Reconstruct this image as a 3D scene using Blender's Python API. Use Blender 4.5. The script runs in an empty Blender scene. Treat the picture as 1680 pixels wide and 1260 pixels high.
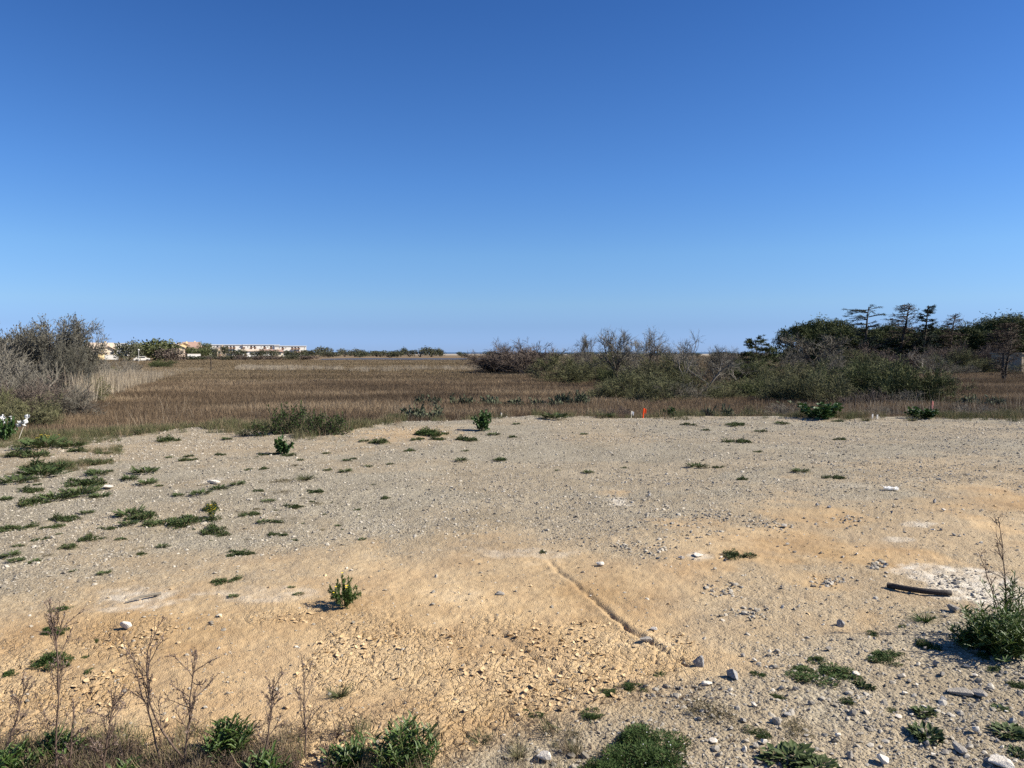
import bpy, math, random
import numpy as np
from mathutils import Vector, Matrix
S = bpy.context.scene
COL = S.collection
R = math.radians
rng = np.random.default_rng(11)
random.seed(11)

# ------------------------------------------------------------ camera
F = 1269.0                      # focal length in pixels of the 1680 px wide photograph
CZ = 1.65                       # eye height above the gravel lot
PITCH = math.atan(52 / F)
cam_d = bpy.data.cameras.new('camera'); cam = bpy.data.objects.new('camera', cam_d); COL.objects.link(cam)
cam.location = (0, 0, CZ); cam.rotation_euler = (R(90) - PITCH, 0, 0)
cam_d.sensor_width = 36; cam_d.lens = 36 * F / 1680; cam_d.clip_start = 0.05; cam_d.clip_end = 60000
S.camera = cam

# ------------------------------------------------------------ sky, sun, exposure
SUN_EL, SUN_AZ = R(37), R(93)   # azimuth clockwise from +Y
w = bpy.data.worlds.new('World'); S.world = w; w.use_nodes = True
nt = w.node_tree; nt.nodes.clear()
sky = nt.nodes.new('ShaderNodeTexSky'); sky.sky_type = 'NISHITA'; sky.sun_disc = False
sky.sun_elevation = SUN_EL; sky.sun_rotation = SUN_AZ
sky.altitude = 0; sky.air_density = 1.0; sky.dust_density = 0.15; sky.ozone_density = 3.0
hs = nt.nodes.new('ShaderNodeHueSaturation'); hs.inputs['Saturation'].default_value = 1.1; hs.inputs['Value'].default_value = 1.0
tint = nt.nodes.new('ShaderNodeMix'); tint.data_type = 'RGBA'; tint.blend_type = 'MULTIPLY'; tint.inputs[0].default_value = 1.0
# the clear sky keeps its blue down to the horizon: warm band near the horizon is filtered by elevation
tc = nt.nodes.new('ShaderNodeTexCoord'); sx = nt.nodes.new('ShaderNodeSeparateXYZ'); rp = nt.nodes.new('ShaderNodeValToRGB')
nt.links.new(tc.outputs['Generated'], sx.inputs[0]); nt.links.new(sx.outputs['Z'], rp.inputs[0])
cr = rp.color_ramp
K_ = 0.80
def kc(c): return tuple(v * K_ for v in c) + (1,)
cr.elements[0].position = 0.0; cr.elements[0].color = kc((0.22, 0.36, 0.86))
cr.elements[1].position = 0.5; cr.elements[1].color = kc((0.19, 0.32, 0.52))
for p_, c_ in ((0.0125, (0.222, 0.355, 0.82)), (0.033, (0.225, 0.33, 0.66)), (0.061, (0.285, 0.385, 0.60)), (0.123, (0.315, 0.43, 0.60)), (0.21, (0.272, 0.41, 0.61)), (0.40, (0.195, 0.33, 0.53))):
    e = cr.elements.new(p_); e.color = kc(c_)
nt.links.new(sky.outputs[0], hs.inputs['Color']); nt.links.new(hs.outputs[0], tint.inputs[6]); nt.links.new(rp.outputs[0], tint.inputs[7])
bg = nt.nodes.new('ShaderNodeBackground'); bg.inputs['Strength'].default_value = 0.15
out = nt.nodes.new('ShaderNodeOutputWorld')
nt.links.new(tint.outputs[2], bg.inputs[0]); nt.links.new(bg.outputs[0], out.inputs[0])
sd = bpy.data.lights.new('sun', 'SUN'); sun = bpy.data.objects.new('sun', sd); COL.objects.link(sun)
sd.energy = 5.0; sd.angle = R(0.5); sd.color = (1.0, 0.93, 0.82)
sv = Vector((math.sin(SUN_AZ) * math.cos(SUN_EL), math.cos(SUN_AZ) * math.cos(SUN_EL), math.sin(SUN_EL)))
sun.rotation_euler = sv.to_track_quat('Z', 'Y').to_euler()
S.view_settings.view_transform = 'Standard'; S.view_settings.look = 'None'
S.view_settings.exposure = 0.92; S.view_settings.gamma = 1.0; S.view_settings.use_curve_mapping = False
S.cycles.max_bounces = 6; S.cycles.diffuse_bounces = 3; S.cycles.transparent_max_bounces = 8
S.cycles.use_denoising = False

# ------------------------------------------------------------ picture <-> place
def zz(py, Y):
    """height of the point seen at photo row py, Y metres ahead"""
    return CZ - Y * math.tan(PITCH + math.atan((py - 630) / F))
def xx(px, Y):
    return (px - 840) / F * Y
def gp(px, py, z=0.0):
    a = PITCH + math.atan((py - 630) / F)
    Y = (CZ - z) / math.tan(a)
    d = math.cos(PITCH) + (630 - py) / F * math.sin(PITCH)
    return (px - 840) / F / d * Y, Y

# ------------------------------------------------------------ numpy noise
def _h(ix, iy, s):
    h = (ix.astype(np.int64) * 374761393 + iy.astype(np.int64) * 668265263 + s * 974634777) & 0xffffffff
    h = ((h ^ (h >> 13)) * 1274126177) & 0xffffffff
    return ((h ^ (h >> 16)) & 0xffffff) / float(0xffffff)
def vn(x, y, s=0):
    x = np.asarray(x, float); y = np.asarray(y, float)
    ix = np.floor(x); iy = np.floor(y); fx = x - ix; fy = y - iy
    fx = fx * fx * (3 - 2 * fx); fy = fy * fy * (3 - 2 * fy)
    a = _h(ix, iy, s); b = _h(ix + 1, iy, s); c = _h(ix, iy + 1, s); d = _h(ix + 1, iy + 1, s)
    return (a * (1 - fx) + b * fx) * (1 - fy) + (c * (1 - fx) + d * fx) * fy
def fbm(x, y, o=4, s=0):
    t = 0; a = 0.5; n = 0
    for k in range(o):
        t = t + a * vn(x * 2 ** k + 17.3 * k, y * 2 ** k - 9.1 * k, s + k); n += a; a *= 0.55
    return t / n
def voro(x, y, s=0):
    """distance to the nearest cell edge (approx.) and a random value per cell"""
    ix = np.floor(x); iy = np.floor(y)
    f1 = np.full(np.shape(x), 9.0); f2 = f1.copy(); idv = np.zeros(np.shape(x))
    for i in (-1, 0, 1):
        for j in (-1, 0, 1):
            cx = ix + i; cy = iy + j
            d = np.hypot(cx + _h(cx, cy, s) - x, cy + _h(cx, cy, s + 5) - y)
            near = d < f1
            f2 = np.where(near, f1, np.minimum(f2, d)); idv = np.where(near, _h(cx, cy, s + 9), idv); f1 = np.where(near, d, f1)
    return f2 - f1, idv
def sstep(a, b, x):
    t = np.clip((x - a) / (b - a), 0, 1); return t * t * (3 - 2 * t)

# ------------------------------------------------------------ the lie of the land
EX = [-80, -14, -9.9, -7.9, -6.4, -4.6, -3.6, -2.9, -1, 0, 4, 13, 80]
EY = [15, 14.9, 14.9, 15.5, 17.2, 16.0, 15.8, 18.2, 19.0, 19.4, 19.8, 19.8, 19.8]
CLP = [(-400, 1000), (0, 985), (150, 955), (400, 930), (640, 915), (900, 895), (1100, 890), (1250, 850), (1450, 830), (1680, 800), (2100, 790)]
GRP = [(-400, 1500), (500, 1330), (700, 1260), (860, 1195), (1100, 1110), (1300, 1062), (1500, 1010), (1680, 985), (2100, 960)]
def to_px(x, y):
    Yc = y * math.cos(PITCH) + CZ * math.sin(PITCH)
    return 840 + F * x / np.maximum(Yc, 0.3), 630 + F * (CZ * math.cos(PITCH) - y * math.sin(PITCH)) / np.maximum(Yc, 0.3)
def clay_mask(x, y):
    px, py = to_px(x, y)
    wob = (fbm(x * 0.9, y * 0.9, 4, 3) - 0.5) * 120 + (fbm(x * 4, y * 4, 3, 8) - 0.5) * 50
    a = np.interp(px, [p[0] for p in CLP], [p[1] for p in CLP])
    b = np.interp(px, [p[0] for p in GRP], [p[1] for p in GRP])
    m = sstep(-80, 80, py - a + wob) * (1 - sstep(-30, 60, py - b + wob * 0.8))
    m = m * (1 - .55 * sstep(1020, 1180, px) * sstep(.40, .60, fbm(x * 1.3 + 7, y * 1.3, 4, 44)))
    return np.where(y < 1.5, 0.5, m)
def seg_d(x, y, pts):
    """distance to a polyline and position along it"""
    best = np.full(np.shape(x), 99.0); side = best.copy(); par = np.zeros(np.shape(x)); n = len(pts) - 1
    for k in range(n):
        (ax, ay), (bx, by) = pts[k], pts[k + 1]
        dx, dy = bx - ax, by - ay; L = math.hypot(dx, dy)
        t = np.clip(((x - ax) * dx + (y - ay) * dy) / (L * L), 0, 1)
        d = np.hypot(x - ax - t * dx, y - ay - t * dy)
        sg = ((x - ax) * dy - (y - ay) * dx) / L
        m = d < best
        best = np.where(m, d, best); side = np.where(m, sg, side); par = np.where(m, (k + t) / n, par)
    return best, side, par
RUT = [gp(*p) for p in ((892, 908), (915, 935), (950, 965), (990, 1000), (1030, 1032), (1075, 1062), (1105, 1082), (1128, 1096))]
RUT2 = [gp(*p) for p in ((818, 1035), (850, 1062), (885, 1090), (925, 1108), (968, 1128))]
def crack_mask(x, y):
    px, py = to_px(x, y)
    a = np.interp(px, [0, 300, 640, 900, 1300], [1010, 985, 975, 1000, 1060])
    return sstep(-20, 60, py - a) * (1 - sstep(1180, 1320, px)) * sstep(0.38, 0.62, fbm(x * 1.4 + 4, y * 1.4, 3, 21))
def H(x, y, fine=True):
    x = np.asarray(x, float); y = np.asarray(y, float)
    e = np.interp(x, EX, EY) + (fbm(x * 0.7, y * 0.2, 3, 40) - 0.5) * 1.2
    d = y - e
    z = (fbm(x * 0.25, y * 0.25, 3, 1) - 0.5) * 0.09 * sstep(1, 6, y) + (fbm(x * 1.5, y * 1.5, 3, 2) - 0.5) * 0.028
    z = z + 0.02 * np.exp(-((d + 0.5) / 0.9) ** 2)
    z = z - 1.08 * sstep(0.0, 3.2, d)
    if fine:
        cl = clay_mask(x, y)
        near = 1 - sstep(9, 16, y)
        z = z + (fbm(x * 9, y * 9, 3, 4) - 0.5) * (0.010 + 0.006 * (1 - cl)) * (0.4 + near)
        z = z + (fbm(x * 34, y * 34, 2, 5) - 0.5) * 0.010 * near
        cm = crack_mask(x, y) * cl
        wx = x + (fbm(x * 7, y * 7, 2, 12) - 0.5) * 0.10; wy = y + (fbm(x * 7, y * 7, 2, 13) - 0.5) * 0.10
        ed, idv = voro(wx * 13, wy * 13, 30)
        z = z + cm * ((sstep(0, 0.10, ed) - 1) * 0.012 + 0.003 * (idv - 0.5) + 0.004 * np.exp(-(ed - 0.2) ** 2 / 0.008))
        bd, sg, t = seg_d(x + (fbm(x * 14, y * 14, 2, 61) - .5) * .03, y, RUT)
        k = sstep(0.0, 0.1, t) * (0.5 + 0.5 * sstep(0.3, 0.55, t)) * (1 - 0.75 * np.exp(-((t - 0.82) / 0.05) ** 2))
        z = z - 0.019 * k * np.exp(-(bd / 0.017) ** 2) + 0.006 * k * np.exp(-((bd - 0.046) / 0.025) ** 2)
        bd, sg, t = seg_d(x, y, RUT2)
        z = z - 0.007 * np.exp(-(bd / 0.018) ** 2) + 0.003 * np.exp(-((bd - 0.05) / 0.02) ** 2)
    return z
def h1(x, y):
    return float(H(np.array([x]), np.array([y]))[0])

# ------------------------------------------------------------ meshes
class Geo:
    def __init__(s): s.V = []; s.F = []; s.n = 0
    def add(s, V, Fc, mi=0):
        V = np.asarray(V, float).reshape(-1, 3); Fc = np.asarray(Fc, np.int64)
        s.V.append(V); s.F.append((Fc + s.n, mi)); s.n += len(V); return s
    def build(s, name, mats, smooth=False, attrs=None):
        me = bpy.data.meshes.new(name)
        V = np.concatenate(s.V) if s.V else np.zeros((0, 3))
        me.vertices.add(len(V)); me.vertices.foreach_set('co', V.astype(np.float32).ravel())
        tot = [np.full(len(f), f.shape[1]) for f, _ in s.F if len(f)]
        li = [f.ravel() for f, _ in s.F if len(f)]; mi = [np.full(len(f), m) for f, m in s.F if len(f)]
        if tot:
            tot = np.concatenate(tot); li = np.concatenate(li); mi = np.concatenate(mi)
            me.loops.add(len(li)); me.loops.foreach_set('vertex_index', li.astype(np.int32))
            me.polygons.add(len(tot))
            me.polygons.foreach_set('loop_start', (np.cumsum(tot) - tot).astype(np.int32))
            me.polygons.foreach_set('material_index', mi.astype(np.int32))
            me.polygons.foreach_set('use_smooth', np.full(len(tot), smooth))
        for m in (mats if isinstance(mats, (list, tuple)) else [mats]): me.materials.append(m)
        for k, v in (attrs or {}).items():
            a = me.attributes.new(k, 'FLOAT', 'POINT'); a.data.foreach_set('value', v.astype(np.float32))
        me.update(calc_edges=True); me.validate()
        return me
def ob(name, me, parent=None, loc=(0, 0, 0), rot=(0, 0, 0), sc=1.0):
    o = bpy.data.objects.new(name, me); COL.objects.link(o); o.parent = parent
    o.location = loc; o.rotation_euler = rot; o.scale = (sc, sc, sc) if isinstance(sc, (int, float)) else sc
    return o
def tag(o, label=None, cat=None, group=None, kind=None):
    if label: o['label'] = label
    if cat: o['category'] = cat
    if group: o['group'] = group
    if kind: o['kind'] = kind
    return o
def norm(v): return v / np.maximum(np.linalg.norm(v, axis=-1, keepdims=True), 1e-9)
def rnd(*s): return rng.random(s)
def rn(*s): return rng.normal(size=s)
def lines(P0, D, L, K, wig=0.1, up=0.0, g=None):
    """curved polylines: start P0 (n,3), direction D (n,3), length L (n,)"""
    n = len(P0); P = np.empty((n, K, 3)); P[:, 0] = P0; d = norm(D)
    for k in range(1, K):
        P[:, k] = P[:, k - 1] + d * (L / (K - 1))[:, None]
        d = norm(d + rn(n, 3) * wig + np.array([0, 0, up]))
    return P
def along(P, t):
    n, K, _ = P.shape; f = t * (K - 1); i = np.minimum(f.astype(int), K - 2); f = (f - i)[:, None]
    r = np.arange(n); return P[r, i] * (1 - f) + P[r, i + 1] * f, norm(P[r, i + 1] - P[r, i])
def sprout(P, per, t0, t1, L0, L1, spread, up, K, wig=0.12, upg=0.0, outw=0.0):
    n = len(P); idx = np.repeat(np.arange(n), per); t = t0 + (t1 - t0) * rnd(len(idx))
    p, d = along(P[idx], t)
    d = norm(d + rn(len(idx), 3) * spread + np.array([0, 0, up]))
    L = (L0 + (L1 - L0) * rnd(len(idx))) * (1.15 - 0.5 * t)
    return lines(p, d, L, K, wig, upg)
def tubes(g, P, r0, r1, sides=5, mi=0):
    n, K, _ = P.shape; T = norm(np.gradient(P, axis=1)); ref = norm(P[:, -1] - P[:, 0])
    a = np.where(np.abs(ref[:, 2:3]) < 0.8, np.array([[0, 0, 1.0]]), np.array([[1.0, 0, 0]]))
    A = norm(np.cross(T, a[:, None, :])); B = np.cross(T, A)
    th = np.arange(sides) / sides * 2 * math.pi
    r0 = np.broadcast_to(np.asarray(r0, float), (n,)); r1 = np.broadcast_to(np.asarray(r1, float), (n,))
    rr = r0[:, None] + (r1 - r0)[:, None] * np.linspace(0, 1, K)[None]
    V = P[:, :, None, :] + rr[:, :, None, None] * (A[:, :, None, :] * np.cos(th)[None, None, :, None] + B[:, :, None, :] * np.sin(th)[None, None, :, None])
    b = (np.arange(n) * K * sides)[:, None, None] + (np.arange(K - 1) * sides)[None, :, None]
    s0 = np.arange(sides)[None, None]; s1 = (s0 + 1) % sides
    Fc = np.stack([b + s0, b + s1, b + sides + s1, b + sides + s0], -1).reshape(-1, 4)
    g.add(V, Fc, mi)
def ribbons(g, P, w0, w1, mi=0):
    n, K, _ = P.shape; ref = norm(rn(n, 3)); T = norm(P[:, -1] - P[:, 0]); sdir = norm(np.cross(T, ref))
    w0 = np.broadcast_to(np.asarray(w0, float), (n,)); w1 = np.broadcast_to(np.asarray(w1, float), (n,))
    ww = (w0[:, None] + (w1 - w0)[:, None] * np.linspace(0, 1, K)[None]) * 0.5
    V = np.stack([P - sdir[:, None] * ww[..., None], P + sdir[:, None] * ww[..., None]], 2)
    b = (np.arange(n) * K * 2)[:, None] + (np.arange(K - 1) * 2)[None]
    Fc = np.stack([b, b + 1, b + 3, b + 2], -1).reshape(-1, 4)
    g.add(V, Fc, mi)
def put(g, tv, tf, pos, d, up, sc, mi=0):
    """template with local x = along d, z = up, copied to each pos"""
    n = len(pos); x = norm(d); y = norm(np.cross(up, x)); z = np.cross(x, y)
    sc = np.broadcast_to(np.asarray(sc, float), (n,))[:, None, None]
    V = (tv[None, :, 0:1] * x[:, None] + tv[None, :, 1:2] * y[:, None] + tv[None, :, 2:3] * z[:, None]) * sc + pos[:, None]
    m = len(tv); Fc = (tf[None] + (np.arange(n) * m)[:, None, None]).reshape(-1, tf.shape[1])
    g.add(V, Fc, mi)
# leaf templates
LANCE = (np.array([[0, 0, 0], [.3, .11, .05], [.3, 0, .0], [.3, -.11, .05], [.68, .1, .1], [.68, 0, .06], [.68, -.1, .1], [1, 0, .03]]),
         np.array([[0, 2, 1, 1], [0, 3, 2, 2], [1, 2, 5, 4], [2, 3, 6, 5], [4, 5, 7, 7], [5, 6, 7, 7]]))
def tri_of(q):
    out = []
    for f in q:
        f = list(dict.fromkeys(f)); out.append(f[:3])
        if len(f) == 4: out.append([f[0], f[2], f[3]])
    return np.array(out)
LANCE = (LANCE[0], tri_of(LANCE[1]))
DIAM = (np.array([[0, 0, 0], [.5, .28, .06], [1, 0, -.04], [.5, -.28, .06]]), np.array([[0, 1, 2, 3]])); DIAM = (DIAM[0], tri_of(DIAM[1]))
ROUND = (np.array([[0, 0, 0], [.25, .42, .06], [.7, .5, .1], [1, .18, .02], [1, -.18, .02], [.7, -.5, .1], [.25, -.42, .06], [.55, 0, -.03]]),
         np.array([[7, 0, 1], [7, 1, 2], [7, 2, 3], [7, 3, 4], [7, 4, 5], [7, 5, 6], [7, 6, 0]]))
_t = [[0, 0, 0]]
for k in range(5):
    x_ = 0.22 + k * 0.17; wv = (.10, .2, .24, .2, .12)[k]
    _t += [[x_ - .05, .05, .02], [x_, wv, .07], [x_ + .06, .05, .03], [x_ - .05, -.05, .02], [x_, -wv, .07], [x_ + .06, -.05, .03]]
_t += [[1.08, 0, 0]]
TOOTH_V = np.array(_t); _f = []
for k in range(5):
    b = 1 + k * 6
    _f += [[b, b + 2, b + 1], [b + 3, b + 4, b + 5], [b, b + 3, b + 5], [b, b + 5, b + 2]]
    if k: _f += [[b - 4, b - 1, b + 3], [b - 4, b + 3, b]]
_f += [[0, 4, 1], [1 + 4 * 6 + 2, 1 + 4 * 6 + 5, 31]]
TOOTH = (TOOTH_V, np.array(_f))

# ------------------------------------------------------------ materials
def mat(name, cols, scale=3.0, rough=0.85, objr=0.0, trans=0.0, bump=0.0, bscale=20.0, spec=0.2, detail=4, coord='Object', metal=0.0, world=None):
    m = bpy.data.materials.new(name); m.use_nodes = True; n = m.node_tree.nodes; l = m.node_tree.links
    b = n['Principled BSDF']; b.inputs['Roughness'].default_value = rough; b.inputs['Specular IOR Level'].default_value = spec
    b.inputs['Metallic'].default_value = metal
    t = n.new('ShaderNodeTexCoord'); no = n.new('ShaderNodeTexNoise'); no.inputs['Scale'].default_value = scale; no.inputs['Detail'].default_value = detail
    lo_, hi_ = (.38, .62) if world else (.28, .72)
    if world:
        ge = n.new('ShaderNodeNewGeometry'); mp = n.new('ShaderNodeMapping'); mp.inputs['Scale'].default_value = world
        l.new(ge.outputs['Position'], mp.inputs[0]); l.new(mp.outputs[0], no.inputs['Vector'])
    else: l.new(t.outputs[coord], no.inputs['Vector'])
    oi = n.new('ShaderNodeObjectInfo')
    ma = n.new('ShaderNodeMath'); ma.operation = 'MULTIPLY_ADD'; ma.inputs[1].default_value = objr; l.new(oi.outputs['Random'], ma.inputs[0])
    mr = n.new('ShaderNodeMapRange'); mr.inputs[1].default_value = lo_; mr.inputs[2].default_value = hi_; mr.inputs[4].default_value = 1 - objr
    mr.inputs[3].default_value = 0.0
    l.new(no.outputs['Fac'], mr.inputs[0]); l.new(mr.outputs[0], ma.inputs[2])
    r = n.new('ShaderNodeValToRGB'); l.new(ma.outputs[0], r.inputs[0])
    e = r.color_ramp.elements
    if not name.startswith(('wall', 'white', 'orange', 'pink', 'yellow', 'roof', 'stone_pale')): cols = [tuple(.78 * v for v in c) for c in cols]
    while len(e) < len(cols): e.new(0.5)
    for k, c in enumerate(cols):
        e[k].position = k / max(1, len(cols) - 1); e[k].color = (*c, 1)
    l.new(r.outputs[0], b.inputs['Base Color'])
    if bump:
        bn = n.new('ShaderNodeTexNoise'); bn.inputs['Scale'].default_value = bscale; bn.inputs['Detail'].default_value = 5; l.new(t.outputs[coord], bn.inputs['Vector'])
        bu = n.new('ShaderNodeBump'); bu.inputs['Strength'].default_value = bump; bu.inputs['Distance'].default_value = 0.02
        l.new(bn.outputs['Fac'], bu.inputs['Height']); l.new(bu.outputs[0], b.inputs['Normal'])
    if trans:
        tr = n.new('ShaderNodeBsdfTranslucent'); mx = n.new('ShaderNodeMixShader'); mx.inputs[0].default_value = trans
        l.new(r.outputs[0], tr.inputs[0]); l.new(b.outputs[0], mx.inputs[1]); l.new(tr.outputs[0], mx.inputs[2])
        l.new(mx.outputs[0], n['Material Output'].inputs['Surface'])
    return m
M = {}
M['bark'] = mat('bark_dark', [(.05, .04, .03), (.13, .105, .08)], 8, .9, .3, bump=.5)
M['bark_pale'] = mat('bark_pale', [(.16, .14, .11), (.30, .27, .22)], 6, .9, .2, bump=.4)
M['twig_grey'] = mat('twig_grey', [(.13, .118, .09), (.22, .20, .155), (.32, .285, .23)], 1.2, .9, .4)
M['twig_tam'] = mat('twig_tamarisk', [(.095, .09, .065), (.16, .15, .115), (.23, .215, .175)], 1.2, .9, .3)
M['twig_brown'] = mat('twig_brown', [(.13, .10, .08), (.21, .165, .13)], 1.0, .9, .35)
M['twig_olive'] = mat('twig_olive', [(.11, .115, .055), (.17, .17, .08), (.25, .23, .13)], 0.9, .9, .3)
M['twig_green'] = mat('twig_green', [(.07, .085, .03), (.12, .14, .055), (.19, .19, .09)], 0.9, .9, .3)
M['needle'] = mat('pine_needle', [(.04, .056, .02), (.085, .105, .036), (.16, .165, .065)], 0.7, .8, .2)
M['needle_blue'] = mat('cedar_needle', [(.03, .05, .035), (.06, .085, .055)], 0.7, .85, .2)
M['dry_needle'] = mat('dry_needle', [(.10, .075, .055), (.17, .13, .095)], 0.7, .9, .2)
M['far_leaf'] = mat('far_leaf', [(.06, .075, .04), (.11, .115, .065), (.15, .145, .095)], 0.5, .9, .6)
M['mallow'] = mat('mallow_leaf', [(.025, .06, .014), (.05, .11, .025), (.09, .16, .04)], 9, .55, .2, .15, spec=.4)
M['weed'] = mat('weed_leaf', [(.04, .066, .02), (.075, .108, .034), (.125, .145, .06)], 7, .7, .3, .1)
M['weed_bright'] = mat('weed_bright_leaf', [(.03, .062, .014), (.062, .108, .026), (.11, .155, .045)], 9, .7, .2, .15)
M['weed_brown'] = mat('weed_brown_leaf', [(.10, .09, .04), (.17, .14, .07), (.22, .17, .10)], 7, .8, .3, .1)
M['lance'] = mat('lance_leaf', [(.04, .085, .015), (.085, .145, .028), (.16, .21, .055)], 12, .5, .25, .15, spec=.4)
M['stem_green'] = mat('stem_green', [(.09, .12, .04), (.16, .17, .07)], 9, .7)
M['dry_stem'] = mat('dry_stem', [(.09, .06, .045), (.20, .145, .11)], 12, .85, .2)
M['seed_head'] = mat('dry_seed_head', [(.14, .095, .075), (.26, .19, .15), (.36, .28, .23)], 20, .9, .2)
M['yellow'] = mat('yellow_petal', [(.75, .55, .02), (.85, .68, .05)], 20, .6)
M['white_petal'] = mat('white_petal', [(.7, .7, .66), (.8, .8, .76)], 20, .6)
M['marsh'] = mat('marsh_grass_blade', [(.115, .082, .052), (.178, .127, .08), (.26, .187, .115), (.38, .29, .188)], 1.0, .9, .2, .2, world=(.07, .22, .0))
M['marsh_green'] = mat('saltbush_leaf', [(.09, .105, .06), (.15, .165, .10)], 1.0, .9, .5, .1)
M['reed'] = mat('reed_blade', [(.26, .20, .13), (.46, .38, .27), (.62, .54, .41)], 1.0, .85, .7, .2)
M['grass'] = mat('verge_grass_blade', [(.09, .105, .04), (.14, .145, .065), (.25, .22, .12)], 1.0, .8, .7, .15)
M['straw'] = mat('straw_blade', [(.26, .19, .11), (.40, .31, .2)], 1.0, .85, .6, .1)
M['stone'] = mat('stone_grey', [(.22, .195, .165), (.40, .36, .30), (.56, .51, .44)], 5, .9, .45, bump=.4, bscale=10)
M['stone_dark'] = mat('stone_dark', [(.20, .195, .19), (.34, .33, .32), (.50, .49, .47)], 5, .85, .1, bump=.5, bscale=10)
M['stone_pale'] = mat('stone_pale', [(.50, .45, .37), (.70, .64, .54)], 3, .9, .1, bump=.35, bscale=9)
M['pebble'] = mat('pebble', [(.15, .13, .10), (.29, .255, .20), (.40, .355, .28), (.50, .45, .36), (.66, .60, .49)], 5, .9, .85)
M['clod'] = mat('clay_clod', [(.46, .313, .162), (.62, .444, .246), (.74, .564, .335)], 6, .95, .6)
M['water'] = mat('lagoon_water', [(.04, .045, .055), (.06, .065, .075)], .02, .6, spec=.5, bump=.25, bscale=.8)
M['sea'] = mat('sea_water', [(.06, .12, .20), (.07, .13, .21)], .001, .5, spec=.5, bump=.3, bscale=.1)

def ground_mat():
    m = bpy.data.materials.new('dry_ground'); m.use_nodes = True; n = m.node_tree.nodes; l = m.node_tree.links
    b = n['Principled BSDF']; b.inputs['Roughness'].default_value = .95; b.inputs['Specular IOR Level'].default_value = .12
    def N(t, **k):
        o = n.new(t)
        for a, v in k.items(): setattr(o, a, v)
        return o
    tc = N('ShaderNodeTexCoord').outputs['Object']
    def noise(sc, det=4, rough=.6):
        o = N('ShaderNodeTexNoise'); o.inputs['Scale'].default_value = sc; o.inputs['Detail'].default_value = det; o.inputs['Roughness'].default_value = rough
        l.new(tc, o.inputs['Vector']); return o.outputs['Fac']
    def vor(sc, feature='F1'):
        o = N('ShaderNodeTexVoronoi', feature=feature); o.inputs['Scale'].default_value = sc; l.new(tc, o.inputs['Vector']); return o
    def ramp(f, stops):
        o = N('ShaderNodeValToRGB'); e = o.color_ramp.elements
        while len(e) < len(stops): e.new(.5)
        for k, (p, c) in enumerate(stops): e[k].position = p; e[k].color = (*[.76 * v for v in c], 1)
        l.new(f, o.inputs[0]); return o.outputs[0]
    def mix(a, c, f, mode='MIX'):
        o = N('ShaderNodeMix', data_type='RGBA', blend_type=mode)
        if isinstance(f, float): o.inputs[0].default_value = f
        else: l.new(f, o.inputs[0])
        l.new(a, o.inputs[6]); l.new(c, o.inputs[7]); return o.outputs[2]
    def attr(a): 
        o = N('ShaderNodeAttribute', attribute_name=a); return o.outputs['Fac']
    def math_(op, a, c=None):
        o = N('ShaderNodeMath', operation=op)
        for i, v in enumerate((a, c)):
            if v is None: continue
            if isinstance(v, (int, float)): o.inputs[i].default_value = v
            else: l.new(v, o.inputs[i])
        return o.outputs[0]
    clay, pale, grey = attr('clay'), attr('pale'), attr('warm')
    v1 = vor(55); v2 = vor(130)
    g1 = ramp(v1.outputs['Color'], [(0, (.16, .135, .10)), (.4, (.31, .275, .21)), (.7, (.44, .39, .30)), (1, (.78, .71, .57))])
    g2 = ramp(v2.outputs['Color'], [(0, (.17, .14, .10)), (.5, (.37, .325, .245)), (1, (.64, .575, .45))])
    gravel = mix(g1, g2, .5)
    warm = ramp(noise(3, 5), [(.3, (.35, .28, .19)), (.7, (.52, .42, .29))])
    gravel = mix(gravel, warm, math_('MULTIPLY', grey, .9))
    c1 = ramp(noise(1.3, 9, .72), [(.30, (.38, .252, .135)), (.43, (.52, .367, .206)), (.55, (.64, .473, .268)), (.72, (.79, .63, .41))])
    c2 = ramp(noise(30, 6, .75), [(.3, (.46, .313, .165)), (.55, (.66, .474, .259)), (.75, (.81, .63, .396))])
    claycol = mix(c1, c2, .38)
    c3 = ramp(noise(.55, 6, .65), [(.42, (1.316, 1.316, 1.316)), (.60, (.98, .92, .84))])
    claycol = mix(claycol, c3, 1.0, 'MULTIPLY')
    c4 = ramp(noise(1.1, 6, .6), [(.35, (1.08, 1.06, .99)), (.6, (1.34, 1.335, 1.28))]); gravel = mix(gravel, c4, 1.0, 'MULTIPLY')
    base = mix(gravel, claycol, clay)
    palec = ramp(noise(20, 6, .7), [(.3, (.62, .54, .41)), (.6, (.78, .72, .60))])
    base = mix(base, palec, pale)
    l.new(base, b.inputs['Base Color'])
    hgt = math_('MULTIPLY', math_('MULTIPLY', math_('SUBTRACT', 1.0, clay), math_('SUBTRACT', 1.0, v1.outputs['Distance'])), 1.25)
    hgt = math_('ADD', hgt, math_('MULTIPLY', math_('SUBTRACT', 1.0, v2.outputs['Distance']), .5))
    hgt = math_('ADD', hgt, math_('ADD', math_('MULTIPLY', noise(70, 4, .7), .6), math_('MULTIPLY', noise(14, 5, .6), 1.0)))
    ce = vor(24, 'DISTANCE_TO_EDGE'); crk = N('ShaderNodeMapRange'); crk.inputs[2].default_value = .08; l.new(ce.outputs['Distance'], crk.inputs[0])
    hgt = math_('ADD', hgt, math_('MULTIPLY', math_('MULTIPLY', crk.outputs[0], attr('crack')), .9))
    bu = N('ShaderNodeBump'); bu.inputs['Strength'].default_value = .75; bu.inputs['Distance'].default_value = .010
    l.new(hgt, bu.inputs['Height']); l.new(bu.outputs[0], b.inputs['Normal'])
    return m

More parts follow.
